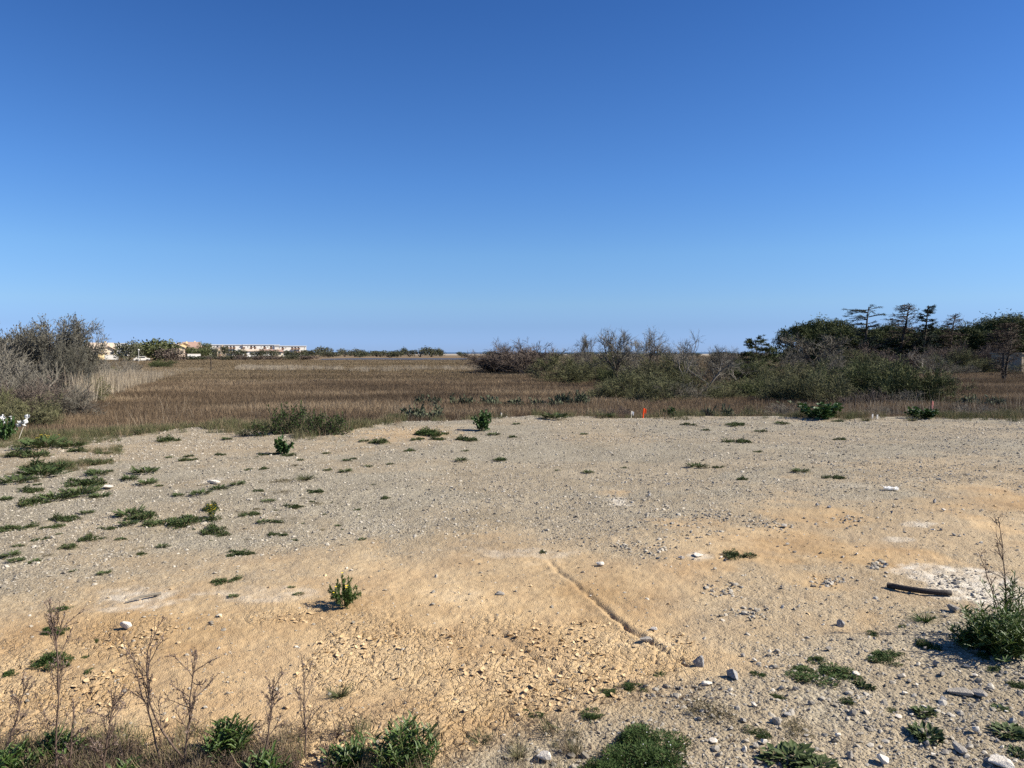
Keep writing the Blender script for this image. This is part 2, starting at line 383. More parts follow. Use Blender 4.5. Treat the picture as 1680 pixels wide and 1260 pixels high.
# ------------------------------------------------------------ ground
def build_ground():
    ys = [-14, -10, -7, -4.5, -2.5, -1, 0.2, 1.0, 1.5]
    inv = np.linspace(1 / 1.8, 1 / 25.0, 640); ys = np.concatenate([ys, 1 / inv, [26, 28]])
    inner = np.linspace(-1, 1, 1000)
    outer = np.array([1.02, 1.06, 1.12, 1.2, 1.35, 1.6, 2, 2.6, 3.4])
    X = []
    for y in ys:
        wd = 0.74 * max(y, 1.0) + 0.9
        ext = wd + (85 - wd) * ((outer - 1) / 2.4) ** 1.3
        X.append(np.concatenate([-ext[::-1], inner * wd, ext]))
    X = np.array(X); Yg = np.repeat(ys[:, None], X.shape[1], 1)
    x, y = X.ravel(), Yg.ravel(); z = H(x, y)
    nr, nc = X.shape
    i = (np.arange(nr - 1) * nc)[:, None] + np.arange(nc - 1)[None]
    Fc = np.stack([i, i + 1, i + nc + 1, i + nc], -1).reshape(-1, 4)
    cl = clay_mask(x, y)
    px, py = to_px(x, y)
    def blob(cx, cy, rx, ry, s=7):
        X0, Y0 = gp(cx, cy); X1, _ = gp(cx + rx, cy); _, Y1 = gp(cx, cy - ry)
        d = np.hypot((x - X0) / abs(X1 - X0), (y - Y0) / abs(Y1 - Y0)) + (fbm(x * s, y * s, 3, 60) - .5) * 1.3
        return 1 - sstep(.55, 1.15, d)
    pale = np.maximum.reduce([blob(1590, 965, 90, 40) * .9, blob(235, 980, 75, 22) * .6, blob(1017, 823, 20, 8), blob(1150, 915, 22, 9) * .6,
                              blob(350, 788, 18, 6) * .5, blob(1390, 800, 0.1 + 40, 4) * .2, blob(1510, 865, 26, 5) * .6, blob(1475, 888, 26, 5) * .5,
                              blob(450, 975, 120, 14) * .35, blob(860, 905, 90, 10) * .3])
    pale = pale * (.5 + .5 * sstep(.35, .6, fbm(x * 14, y * 14, 3, 77)))
    warm = np.clip(sstep(.42, .62, fbm(x * .55 + 3, y * .9, 4, 50)) * .55 + blob(660, 715, 130, 16) * .9 + blob(300, 735, 330, 22) * .7 + blob(1600, 780, 220, 28) * .8 + blob(1000, 722, 90, 12) * .5, 0, 1)
    warm = np.maximum(warm, .75 * sstep(700, 1000, px) * sstep(1010, 1090, py) * (.4 + .6 * sstep(.35, .6, fbm(x * 2, y * 2, 3, 78))) * (y > 1))
    cl = np.clip(cl * (.80 + .35 * fbm(x * 5, y * 5, 3, 71)) + blob(660, 712, 90, 10) * .6 + blob(1015, 808, 28, 8) * .6 + blob(1130, 858, 80, 10) * .4, 0, 1)
    g = Geo(); g.add(np.stack([x, y, z], 1), Fc)
    me = g.build('ground', ground_mat(), True, {'clay': cl, 'pale': pale, 'warm': warm, 'crack': crack_mask(x, y) * cl})
    tag(ob('ground', me), 'dry stony lot of grey gravel and cracked orange clay', kind='structure')
build_ground()

def marsh_sheet():
    m = bpy.data.materials.new('marsh_soil'); m.use_nodes = True; n = m.node_tree.nodes; l = m.node_tree.links
    b = n['Principled BSDF']; b.inputs['Roughness'].default_value = .95; b.inputs['Specular IOR Level'].default_value = .1
    tc = n.new('ShaderNodeTexCoord'); a = n.new('ShaderNodeTexNoise'); a.inputs['Scale'].default_value = .05; a.inputs['Detail'].default_value = 8; a.inputs['Roughness'].default_value = .65
    mp = n.new('ShaderNodeMapping'); mp.inputs['Scale'].default_value = (.35, 1, 1); l.new(tc.outputs['Object'], mp.inputs[0]); l.new(mp.outputs[0], a.inputs['Vector'])
    r = n.new('ShaderNodeValToRGB'); e = r.color_ramp.elements
    e[0].position = .3; e[0].color = (.10, .07, .042, 1); e[1].position = .72; e[1].color = (.26, .195, .12, 1); e.new(.5).color = (.175, .125, .072, 1)
    l.new(a.outputs['Fac'], r.inputs[0]); l.new(r.outputs[0], b.inputs['Base Color'])
    ys = np.concatenate([np.linspace(13, 60, 40), np.geomspace(62, 1500, 60)])
    us = np.linspace(-1, 1, 90); X = us[None] * (ys[:, None] * 1.3 + 70); Yg = np.repeat(ys[:, None], 90, 1)
    z = -1.0 + (fbm(X * .08, Yg * .08, 3, 90) - .5) * .10 * (Yg < 250) - .1 * (Yg < 22)
    # raised ridges of land far off
    i = (np.arange(len(ys) - 1) * 90)[:, None] + np.arange(89)[None]
    g = Geo(); g.add(np.stack([X, Yg, z], -1), np.stack([i, i + 1, i + 91, i + 90], -1).reshape(-1, 4))
    tag(ob('marsh_ground', g.build('marsh_ground', m, True)), 'flat brown marsh plain below the gravel lot', kind='structure')
marsh_sheet()
def flat(name, pts, z, m, label, nx=0):
    me = bpy.data.meshes.new(name); me.from_pydata([(x, y, z) for x, y in pts], [], [list(range(len(pts)))]); me.materials.append(m)
    return tag(ob(name, me), label, kind='structure')
def poly_px(pts, z=-.9):
    return [gp(a, b, z) for a, b in pts]
flat('lagoon', poly_px([(520, 590), (580, 591.4), (650, 590.8), (800, 590.8), (900, 589.6), (880, 587.2), (700, 587.6), (590, 587.4), (530, 588.4)]), -.93, M['water'], 'thin strip of grey blue lagoon water beyond the marsh')
M['sand'] = mat('sand', [(.34, .29, .22), (.46, .40, .31)], .05, .95)
flat('beach', [(-300, 1100), (-60, 640), (500, 640), (1600, 1100), (1600, 1480), (-300, 1480)], -.9, M['sand'], 'pale sand strip before the sea')
flat('sea', [(-30000, 1300), (30000, 1300), (30000, 50000), (-30000, 50000)], -.85, M['sea'], 'blue sea on the horizon')

# ------------------------------------------------------------ scattered stuff
def scatter(name, label, pts, scl, srcs, rotz=None, tilt=0.0, zoff=0.0):
    """one object of uncountable stuff: sources instanced on points"""
    n = len(pts)
    me = bpy.data.meshes.new(name); me.vertices.add(n); me.vertices.foreach_set('co', np.asarray(pts, np.float32).ravel())
    rot = np.stack([rn(n) * tilt, rn(n) * tilt, rnd(n) * 6.283 if rotz is None else rotz], 1).astype(np.float32)
    a = me.attributes.new('rot', 'FLOAT_VECTOR', 'POINT'); a.data.foreach_set('vector', rot.ravel())
    s = np.asarray(scl, np.float32); s = np.repeat(s[:, None], 3, 1) if s.ndim == 1 else s
    a = me.attributes.new('scl', 'FLOAT_VECTOR', 'POINT'); a.data.foreach_set('vector', s.astype(np.float32).ravel())
    a = me.attributes.new('pick', 'INT', 'POINT'); a.data.foreach_set('value', rng.integers(0, len(srcs), n).astype(np.int32))
    c = bpy.data.collections.new(name + '_sources')
    for k, sm in enumerate(srcs):
        c.objects.link(bpy.data.objects.new('%s_source_%02d' % (name, k), sm))
    t = bpy.data.node_groups.new(name, 'GeometryNodeTree')
    t.interface.new_socket('Geometry', in_out='INPUT', socket_type='NodeSocketGeometry'); t.interface.new_socket('Geometry', in_out='OUTPUT', socket_type='NodeSocketGeometry')
    N = t.nodes.new; gi = N('NodeGroupInput'); go = N('NodeGroupOutput'); ip = N('GeometryNodeInstanceOnPoints'); ci = N('GeometryNodeCollectionInfo')
    ci.inputs[0].default_value = c; ci.inputs['Separate Children'].default_value = True; ci.inputs['Reset Children'].default_value = True
    def na(nm, ty):
        q = N('GeometryNodeInputNamedAttribute'); q.data_type = ty; q.inputs[0].default_value = nm; return [o for o in q.outputs if o.enabled][0]
    t.links.new(gi.outputs[0], ip.inputs['Points']); t.links.new(ci.outputs[0], ip.inputs['Instance'])
    ip.inputs['Pick Instance'].default_value = True; t.links.new(na('pick', 'INT'), ip.inputs['Instance Index'])
    er = N('FunctionNodeEulerToRotation'); t.links.new(na('rot', 'FLOAT_VECTOR'), er.inputs[0]); t.links.new(er.outputs[0], ip.inputs['Rotation'])
    t.links.new(na('scl', 'FLOAT_VECTOR'), ip.inputs['Scale']); t.links.new(ip.outputs[0], go.inputs[0])
    o = ob(name, me); md = o.modifiers.new('scatter', 'NODES'); md.node_group = t
    return tag(o, label, kind='stuff')
ICO_V = None
def ico():
    global ICO_V, ICO_F
    if ICO_V is None:
        import bmesh
        b = bmesh.new(); bmesh.ops.create_icosphere(b, subdivisions=1, radius=1); ICO_V = np.array([v.co[:] for v in b.verts]); ICO_F = np.array([[v.index for v in f.verts] for f in b.faces]); b.free()
    return ICO_V.copy(), ICO_F
def ico2():
    import bmesh
    b = bmesh.new(); bmesh.ops.create_icosphere(b, subdivisions=3, radius=1); V = np.array([v.co[:] for v in b.verts]); Fc = np.array([[v.index for v in f.verts] for f in b.faces]); b.free(); return V, Fc
def chip_mesh(name, m, seed, flatn=.6):
    """an angular stone: a sphere cut by random planes"""
    r = np.random.default_rng(seed); V, Fc = ico()
    for k in range(5):
        d = norm(r.normal(size=3)); h = .45 + .35 * r.random(); t = V @ d; V = V - np.maximum(t - h, 0)[:, None] * d
    V = V * np.array([1, .6 + .4 * r.random(), flatn * (.6 + .5 * r.random())]); g = Geo(); g.add(V, Fc); return g.build(name, m)
def stone_mesh(name, m, seed, flatn=.65):
    r = np.random.default_rng(seed); V, Fc = ico2()
    for k in range(11):
        d = norm(r.normal(size=3)); h = .38 + .34 * r.random(); t = V @ d; V = V - np.maximum(t - h, 0)[:, None] * d * .97
    V = V + norm(V) * ((fbm(V[:, 0] * 3 + seed, V[:, 1] * 3 + V[:, 2] * 2.3, 3, seed) - .5) * .16)[:, None]
    V = V * np.array([1, .6 + .35 * r.random(), flatn]); g = Geo(); g.add(V, Fc); return g.build(name, m)

def lot_points(n, ymin, ymax, wfac=0.76, power=1.0):
    """points on the lot, denser near the camera"""
    k = 1 - power
    u = rnd(n); a, b = ymin, ymax
    y = a * (b / a) ** u if abs(2 - power - 0) < 1e-6 else (a ** (2 - power) + u * (b ** (2 - power) - a ** (2 - power))) ** (1 / (2 - power))
    x = (rnd(n) * 2 - 1) * (y * wfac + .8)
    e = np.interp(x, EX, EY)
    return x, y, y < e + .1
peb = [chip_mesh('pebble_%d' % k, M['pebble'], 100 + k) for k in range(8)]
x, y, ok = lot_points(430000, 2.2, 19.6, power=1.15)
cl = clay_mask(x, y); cmk = rnd(len(x)) < (1 - .92 * sstep(.05, .6, cl)) * (.35 + .55 * sstep(.35, .6, fbm(x * 1.5, y * 1.5, 3, 14)))
k_ = ok & cmk; x, y = x[k_], y[k_]
s = np.clip(np.exp(rn(len(x)) * .60) * .0036, .002, .020) * (1 + .05 * y)
px_, py_ = to_px(x, y)
s = s * np.where((px_ > 850) & (py_ > 1060), 1.15, 1.0)
scatter('gravel', 'loose grey and pale gravel strewn over the lot', np.stack([x, y, H(x, y) + s * .12], 1), s, peb, tilt=.4)
clod = [chip_mesh('clod_%d' % k, M['clod'], 200 + k, .5) for k in range(6)]
x, y, ok = lot_points(60000, 2.4, 10, power=1.7)
cl = clay_mask(x, y); pat = fbm(x * 2.2, y * 2.2, 3, 15)
k_ = ok & (cl > .45) & (rnd(len(x)) < (.05 + .13 * sstep(.48, .66, pat)) * (1 - .6 * (crack_mask(x, y) > .4))); x, y = x[k_], y[k_]
s = np.clip(np.exp(rn(len(x)) * .6) * .0048, .0025, .022)
scatter('clay_crumbs', 'crumbs of dry orange clay', np.stack([x, y, H(x, y) + s * .2], 1), s, clod, tilt=.4)
# curled flakes of dried mud
def flake(seed):
    r = np.random.default_rng(seed); n = 7; th = np.sort(r.random(n) * .35 + np.arange(n) * .9); rad = .7 + .5 * r.random(n)
    P = [[0, 0, 0]] + [[math.cos(a) * q, math.sin(a) * q, 0] for a, q in zip(th, rad)]
    P = np.array(P); P[:, 2] = .38 * P[:, 0] ** 2 + .12 * P[:, 1] ** 2
    B = P - [0, 0, .10]; V = np.concatenate([P, B]); m = n + 1; Fc = []
    for k in range(n):
        a, b = 1 + k, 1 + (k + 1) % n; Fc += [[0, a, b], [m, m + b, m + a], [a, m + a, m + b], [a, m + b, b]]
    g = Geo(); g.add(V, np.array(Fc)); return g.build('flake_%d' % seed, M['clod'])
x, y, ok = lot_points(60000, 2.6, 6.8, power=1.6)
cmk = crack_mask(x, y) * (clay_mask(x, y) > .5); pat = fbm(x * 3, y * 3 + 9, 3, 16)
k_ = (cmk > .3) & (pat > .60) & (rnd(len(x)) < .20); x, y = x[k_], y[k_]; s = .007 + .011 * rnd(len(x)) ** 1.5
scatter('mud_flakes', 'curled flakes of dried cracked mud', np.stack([x, y, H(x, y) + .004], 1), s, [flake(k) for k in range(7)], tilt=.35)
# little rubble heaps
hp = [(1055, 706, 34, 5), (1180, 848, 30, 8), (1030, 900, 22, 7), (1080, 905, 40, 16), (1190, 970, 42, 12), (1390, 855, 40, 10), (1250, 860, 40, 12), (1440, 930, 20, 8), (1560, 958, 40, 12), (1280, 865, 60, 16), (1150, 880, 60, 20), (1230, 1010, 40, 10), (1360, 960, 30, 10), (1090, 845, 50, 14)]
P_, S_ = [], []
for a, b, rx, ry in hp:
    for _ in range(46):
        q = gp(a + rn() * rx * .5, b + rn() * ry * .5); P_.append((q[0], q[1], h1(*q) + .003)); S_.append(.008 + .02 * rng.random() ** 2 * (1.6 if b < 720 else 1))
scatter('rubble', 'small broken stones lying in loose heaps', np.array(P_), np.array(S_), peb, tilt=.4)

# ------------------------------------------------------------ grasses
def tuft(name, m, n, hgt, spread, wd, lean=.35, K=3, base=.15):
    g = Geo(); a = rnd(n) * 6.283; r = rnd(n) ** .5 * base
    p = np.stack([np.cos(a) * r, np.sin(a) * r, np.full(n, -.02)], 1); b = rnd(n) * 6.283
    d = np.stack([np.cos(b) * lean * rnd(n), np.sin(b) * lean * rnd(n), np.ones(n)], 1)
    P = lines(p, d, hgt * (.5 + .5 * rnd(n)), K, .13, -.04); ribbons(g, P, wd, wd * .25, 0); return g.build(name, m)
tm = [tuft('marsh_tuft', M['marsh'], 40, .60, 1, .012, .38, base=.22) for k in range(5)]
M['marsh_far'] = mat('far_marsh_blade', [(.17, .125, .07), (.26, .195, .115), (.36, .28, .175)], 1.0, .9, .25, .2, world=(.03, .12, .0))
tmf = [tuft('marsh_tuft_far', M['marsh_far'], 60, .55, 1, .035, .6, 3, base=.6) for k in range(4)]
tr_ = [tuft('reed_clump', M['reed'], 22, 1.6, 1, .02, .14, base=.3) for k in range(5)]
trf = [tuft('reed_clump_far', M['reed'], 44, 1.35, 1, .035, .22, base=.7) for k in range(3)]
tg = [tuft('grass_tuft', M['grass'], 40, .20, 1, .006, .9, base=.09) for k in range(4)]
tst = [tuft('straw_tuft', M['straw'], 26, .22, 1, .004, .8, base=.09) for k in range(4)]
# reeds: band on the left and the far strip
REED_L = [(118, 700), (160, 670), (235, 641), (300, 619), (352, 607), (345, 602), (300, 606), (250, 615), (190, 628), (150, 646), (118, 675)]
def in_poly(x, y, P):
    ins = np.zeros(len(x), bool); j = len(P) - 1
    for i in range(len(P)):
        (xi, yi), (xj, yj) = P[i], P[j]
        c = ((yi > y) != (yj > y)) & (x < (xj - xi) * (y - yi) / (yj - yi + 1e-12) + xi); ins ^= c; j = i
    return ins
RL = [gp(a, b, -1) for a, b in REED_L]
def box_pts(n, x0, x1, y0, y1): return x0 + (x1 - x0) * rnd(n), y0 + (y1 - y0) * rnd(n)
def marsh_field():
    Ps, Ss = [], []
    n = 52000; y = (19.5 ** 1.0 + rnd(n) * (75 - 19.5)); y = 19.0 * (78 / 19.0) ** rnd(n); x = (rnd(n) * 2 - 1) * (y * .78 + 2)
    e = np.interp(x, EX, EY); k = (y > e + .9) & ~in_poly(x, y, RL)
    x, y = x[k], y[k]; z = np.where(y < 24, H(x, y, False), -1.0) ; z = np.maximum(z, -1.05)
    s = (.6 + .5 * fbm(x * .25, y * .25, 3, 33) + .25 * rnd(len(x))) * np.where(y < e[k] + 2.5, .45, 1)
    lo = fbm(x * .12 + 5, y * .12, 3, 34) 
    wd = 1 + y / 45
    scatter('marsh_grass', 'dense brown marsh grass', np.stack([x, y, z], 1), np.stack([wd * s, wd * s, s], 1), tm, tilt=.05)
    n = 60000; y = 60 * (420 / 60.) ** rnd(n); x = (rnd(n) * 2 - 1) * (y * .78)
    lag = (y > 235) & (x > xx(495, y)) & (x < xx(900, y)); x, y = x[~lag], y[~lag]
    s = (.5 + .55 * fbm(x * .07, y * .07, 3, 35) + .2 * rnd(len(x))); wd = 1 + y / 90
    scatter('far_marsh_grass', 'brown marsh grass far out on the plain', np.stack([x, y, np.full(len(x), -1.)], 1), np.stack([wd * s, wd * s, s], 1), tmf, tilt=.05)
marsh_field()
n = 9000; x, y = box_pts(n, -45, 0, 24, 120); k = in_poly(x, y, RL) & (rnd(n) < 1); 
x, y = [np.concatenate([a, b]) for a, b in zip((x[k], y[k]), (lambda q: (q[0][in_poly(*q, RL)], q[1][in_poly(*q, RL)]))(box_pts(16000, -45, 0, 24, 60)))]
scatter('reed_bed', 'pale dry reeds in a band beside the brown marsh grass', np.stack([x, y, np.full(len(x), -1.)], 1), (.45 + .75 * fbm(x * .5, y * .3, 3, 38) + .35 * rnd(len(x))) * np.clip(1.12 - (y - 32) / 75, .38, 1.05), tr_, tilt=.08)
n = 3000; x = xx(390, 1) + (xx(1010, 1) - xx(390, 1)) * rnd(n) ; y = 100 + 16 * rnd(n) + 7 * np.sin(x * 9); x = x * y
k = (rnd(n) < .18 + .82 * (fbm(x * .09, y * .02, 3, 36) > .47)); x, y = x[k], y[k]
scatter('far_reed_strip', 'pale strip of dry reeds across the middle of the marsh', np.stack([x, y, np.full(len(x), -1.)], 1), .35 + .5 * rnd(len(x)), trf, tilt=.06)
# greenish saltwort patches and tall straw stems in the marsh
n = 16000; y = 20.5 * (62 / 20.5) ** rnd(n); x = (rnd(n) * 2 - 1) * (y * .78); e = np.interp(x, EX, EY)
dens = sstep(.50, .66, fbm(x * .13 + 2, y * .30, 4, 91)) * np.where(x < -y * .25, .35, 1.0); k = (y > e + 2) & (rnd(n) < dens * .8) & ~in_poly(x, y, RL); x, y = x[k], y[k]
msg = [tuft('saltwort_tuft', M['marsh_green'], 40, .42, 1, .02, .75, base=.3) for k in range(3)]
scatter('saltwort_patches', 'grey green saltwort patches in the brown marsh grass', np.stack([x, y, np.full(len(x), -1.)], 1), .7 + .5 * rnd(len(x)), msg, tilt=.1)
n = 2600; y = 20.5 * (34 / 20.5) ** rnd(n); x = (rnd(n) * 2 - 1) * (y * .78); e = np.interp(x, EX, EY); k = (y > e + 1.3) & (rnd(n) < np.where(x > y * .42, .85, .10)); x, y = x[k], y[k]
scatter('tall_straw', 'tall pale straw stems on the near marsh', np.stack([x, y, np.maximum(H(x, y, False), -1.0)], 1), .5 + .55 * rnd(len(x)), [tuft('straw_stems', M['reed'], 7, 1.25, 1, .009, .25, base=.25) for k in range(3)], tilt=.1)
# verge at the edge of the lot
n = 9000; x = -16 + 34 * rnd(n); e = np.interp(x, EX, EY); y = e + .1 + rn(n) * (.35 + .5 * fbm(x * 1.3, x * 0, 3, 93)) + np.where(x < -2, .25, .35)
k = rnd(n) < np.where(x < -2.6, .95 * sstep(.2, .45, fbm(x * 1.2, y, 3, 95)), np.where(x > 7.0, .95, .16) * sstep(.32, .58, fbm(x * .9, y * .9, 3, 92))); x, y = x[k], y[k]
scatter('verge_grass', 'green and straw grass along the edge of the lot', np.stack([x, y, H(x, y)], 1), (.55 + .8 * rnd(len(x))) * (.55 + .9 * fbm(x * .8, y * .8, 3, 39)), tg + tg + tst, tilt=.1)
n = 2600; q = [gp(-60 + 260 * a, 712 + 60 * b ** 1.3) for a, b in zip(rnd(n), rnd(n))]; x = np.array([a[0] for a in q]); y = np.array([a[1] for a in q])
k = rnd(n) < (fbm(x * 1.1, y * 1.1, 3, 37) > .47) * .9; x, y = x[k], y[k]
scatter('patchy_grass', 'thin patchy grass on the left side of the lot', np.stack([x, y, H(x, y)], 1), .2 + .4 * rnd(len(x)), tg + tst[:1], tilt=.2)

# ------------------------------------------------------------ woody plants
def copy_tree(o, parent=None):
    c = o.copy(); COL.objects.link(c); c.parent = parent
    for ch in list(o.children): copy_tree(ch, c)
    return c
def shrub_meshes(name, hgt, rad, twig, stems=12, l2=9, l3=8, l4=0, spread=.5, tw=.02, bark='bark', wood=.035, leafm=None, leafn=0, droop=-.02, tall=.0):
    """a many-stemmed woody shrub: bare wood and a haze of fine twigs"""
    a = rnd(stems) * 6.283; out = .25 + .75 * rnd(stems)
    d = np.stack([np.cos(a) * out * rad / hgt * 1.1, np.sin(a) * out * rad / hgt * 1.1, np.ones(stems) * (.75 + tall)], 1)
    L = hgt * (.62 + .38 * rnd(stems)) * (1.08 - .25 * out)
    P0 = lines(np.stack([np.cos(a) * .15 * rad * out, np.sin(a) * .15 * rad * out, -np.ones(stems) * .15], 1), d, L, 7, .13, .01)
    P1 = sprout(P0, l2, .15, .95, hgt * .22, hgt * .5, .55, .12, 5, .16, droop)
    P2 = sprout(P1, l3, .1, 1, hgt * .10, hgt * .28, spread, .10, 4, .16, droop)
    P3 = sprout(P2, l4, .1, 1, hgt * .05, hgt * .14, spread, .08, 3, .15, droop) if l4 else None
    g = Geo(); tubes(g, P0, wood * hgt / 3, wood * .3 * hgt / 3, 5); tubes(g, P1, wood * .3 * hgt / 3, wood * .12 * hgt / 3, 3); wm = g.build(name + '_wood', M[bark], True)
    g = Geo(); ribbons(g, P2, tw * 1.2, tw * .7)
    if P3 is not None: ribbons(g, P3, tw, tw * .6)
    if leafn:
        src = P3 if P3 is not None else P2; idx = rng.integers(0, len(src), leafn); p, dd = along(src[idx], rnd(leafn)); g2 = norm(dd + rn(leafn, 3) * .7)
        put(g, *DIAM, p, g2, norm(rn(leafn, 3)), tw * 5 * (.6 + .8 * rnd(leafn)), 1)
    cm = g.build(name + '_twigs', [M[twig], M[leafm or twig]])
    return wm, cm
def plant_root(name, wm, cm, wood='trunk', crown='crown'):
    o = ob(name, None); o.empty_display_size = .3
    a = ob(wood, wm, o); c = ob(crown, cm, o); return o
PROTO = {}
def reg(key, name, meshes, w=1.0, h=1.0): PROTO[key] = (name, meshes)
reg('olive', 'tamarisk_shrub', [shrub_meshes('olive%d' % k, 3, 2.4, 'twig_olive', 16, 10, 10, 5, .5, .014, leafm='twig_olive', leafn=2500) for k in range(3)])
reg('green', 'tamarisk_shrub', [shrub_meshes('green%d' % k, 3, 2.6, 'twig_green', 17, 11, 10, 5, .45, .015, leafm='twig_green', leafn=5000) for k in range(2)])
reg('grey', 'bare_shrub', [shrub_meshes('grey%d' % k, 3, 2.0, 'twig_grey', 11, 9, 9, 4, .5, .012, bark='bark_pale') for k in range(3)])
reg('brown', 'bare_shrub', [shrub_meshes('brown%d' % k, 3, 2.4, 'twig_brown', 18, 10, 9, 4, .5, .016) for k in range(2)])
reg('saltbush', 'saltbush', [shrub_meshes('salt%d' % k, .6, .8, 'marsh_green', 22, 8, 5, 0, .7, .016, leafm='marsh_green', leafn=2500, wood=.02) for k in range(2)])
def tree_meshes(name, hgt, rad, twig, bark, trunk_h=.3, lean=.15, stems=3, crook=.16, tw=.014, l2=9, l3=8, l4=6, l5=3, leafn=0, leafm=None, rw=.10):
    """a small tree: crooked trunk, a few limbs, fine crown"""
    T = lines(np.array([[0, 0, -.2]]), np.array([[lean, rn() * lean, 1.]]), np.array([hgt * trunk_h + .2]), 6, crook * .6)
    a = np.arange(stems) * 6.283 / stems + rnd(stems); out = .5 + .5 * rnd(stems)
    d = np.stack([np.cos(a) * out * rad / hgt * 1.7, np.sin(a) * out * rad / hgt * 1.7, np.ones(stems)], 1)
    L0 = lines(np.repeat(T[:, -1], stems, 0), d, hgt * (1 - trunk_h) * (.75 + .3 * rnd(stems)), 7, crook)
    L1 = sprout(L0, l2, .2, .95, hgt * .18, hgt * .42, .6, .15, 6, crook)
    L2 = sprout(L1, l3, .2, 1, hgt * .10, hgt * .24, .55, .1, 4, .2)
    L3 = sprout(L2, l4, .1, 1, hgt * .05, hgt * .14, .5, .1, 3, .2)
    g = Geo(); r = rw * hgt / 4; tubes(g, T, r, r * .75, 7); tubes(g, L0, r * .6, r * .18, 6); tubes(g, L1, r * .22, r * .07, 4); wm = g.build(name + '_wood', M[bark], True)
    g = Geo(); ribbons(g, L2, tw * 1.8, tw); ribbons(g, L3, tw, tw * .6)
    if leafn:
        idx = rng.integers(0, len(L3), leafn); p, dd = along(L3[idx], rnd(leafn)); put(g, *DIAM, p, norm(dd + rn(leafn, 3) * .7), norm(rn(leafn, 3)), tw * 6 * (.6 + .8 * rnd(leafn)), 1)
    return wm, g.build(name + '_twigs', [M[twig], M[leafm or twig]])
reg('baretree', 'bare_tree', [tree_meshes('baretree%d' % k, 4, 1.6, 'twig_grey', 'bark', .3, .2, 4, .16) for k in range(3)])
reg('snag', 'bare_tree', [tree_meshes('snag%d' % k, 4, 2.0, 'twig_grey', 'bark_pale', .25, .4, 3, .30, l2=6, l3=6, l4=4) for k in range(2)])
reg('tamtree', 'tamarisk_tree', [tree_meshes('tamtree%d' % k, 4.4, 3.0, 'twig_tam', 'bark', .12, .05, 13, .13, l2=13, l3=9, l4=6, leafn=22000, leafm='twig_tam') for k in range(2)])
def pine_meshes(name, hgt, rad, dome=.5, m='needle', n=380, per=72, leaf=.16, flatb=.25):
    """dense broad pine: trunk, rising limbs and clumps of needles gathered in lobes"""
    lobes = 16 + int(rad); a = np.arange(lobes) * 2.4; q_ = (np.arange(lobes) + .5) / lobes; r = rad * .78 * q_ ** .5
    lc = np.stack([np.cos(a) * r, np.sin(a) * r, hgt * (.80 - .30 * q_ ** 1.6) + rn(lobes) * hgt * .02], 1)
    lc[::3, 2] -= hgt * dome * .30
    lr = rad * (.27 + .10 * rnd(lobes))
    idx = rng.integers(0, lobes, n); dirs = norm(rn(n, 3)); dirs[:, 2] = np.where(dirs[:, 2] < -.35, -dirs[:, 2] * .6, dirs[:, 2])
    cc = lc[idx] + dirs * (lr[idx] * (.7 + .35 * rnd(n)))[:, None] * np.array([1, 1, .8]); cc[:, 2] = np.minimum(cc[:, 2], hgt)
    g = Geo(); N_ = n * per; ci = np.repeat(np.arange(n), per); off = norm(rn(N_, 3)); p = cc[ci] + off * (rad * .085 * (.4 + .7 * rnd(N_)))[:, None] * np.array([1, 1, .7])
    put(g, *LANCE4, p, norm(off + rn(N_, 3) * .5 + [0, 0, .35]), norm(rn(N_, 3)), leaf * (.6 + .7 * rnd(N_)))
    # inner foliage keeps the crown closed
    ni = n * 18; ii = rng.integers(0, lobes, ni); p = lc[ii] + rn(ni, 3) * (lr[ii] * .42)[:, None]; put(g, *LANCE4, p, norm(rn(ni, 3)), norm(rn(ni, 3)), leaf * 2.6)
    cm = g.build(name + '_crown', M[m])
    g = Geo(); T = lines(np.array([[0, 0, -.3]]), np.array([[.05, .05, 1.]]), np.array([hgt * .62]), 7, .05); tubes(g, T, hgt * .032, hgt * .018, 7)
    p0, _ = along(np.repeat(T, lobes, 0), .45 + .5 * rnd(lobes)); dd = lc - p0
    LB = p0[:, None] + dd[:, None] * np.linspace(0, 1, 5)[None, :, None]; LB[:, 1:4, 2] -= .06 * hgt; tubes(g, LB, hgt * .014, hgt * .005, 5)
    return g.build(name + '_trunk', M['bark'], True), cm
LANCE4 = (np.array([[0, 0, 0], [.5, .13, .03], [1, 0, 0], [.5, -.13, .03]]), np.array([[0, 1, 2], [0, 2, 3]]))
reg('pine', 'pine_tree', [pine_meshes('pine%d' % k, 8, 4.2) for k in range(3)])
reg('densepine', 'pine_tree', [pine_meshes('conepine%d' % k, 7, 2.8, 1.5, n=200) for k in range(2)])
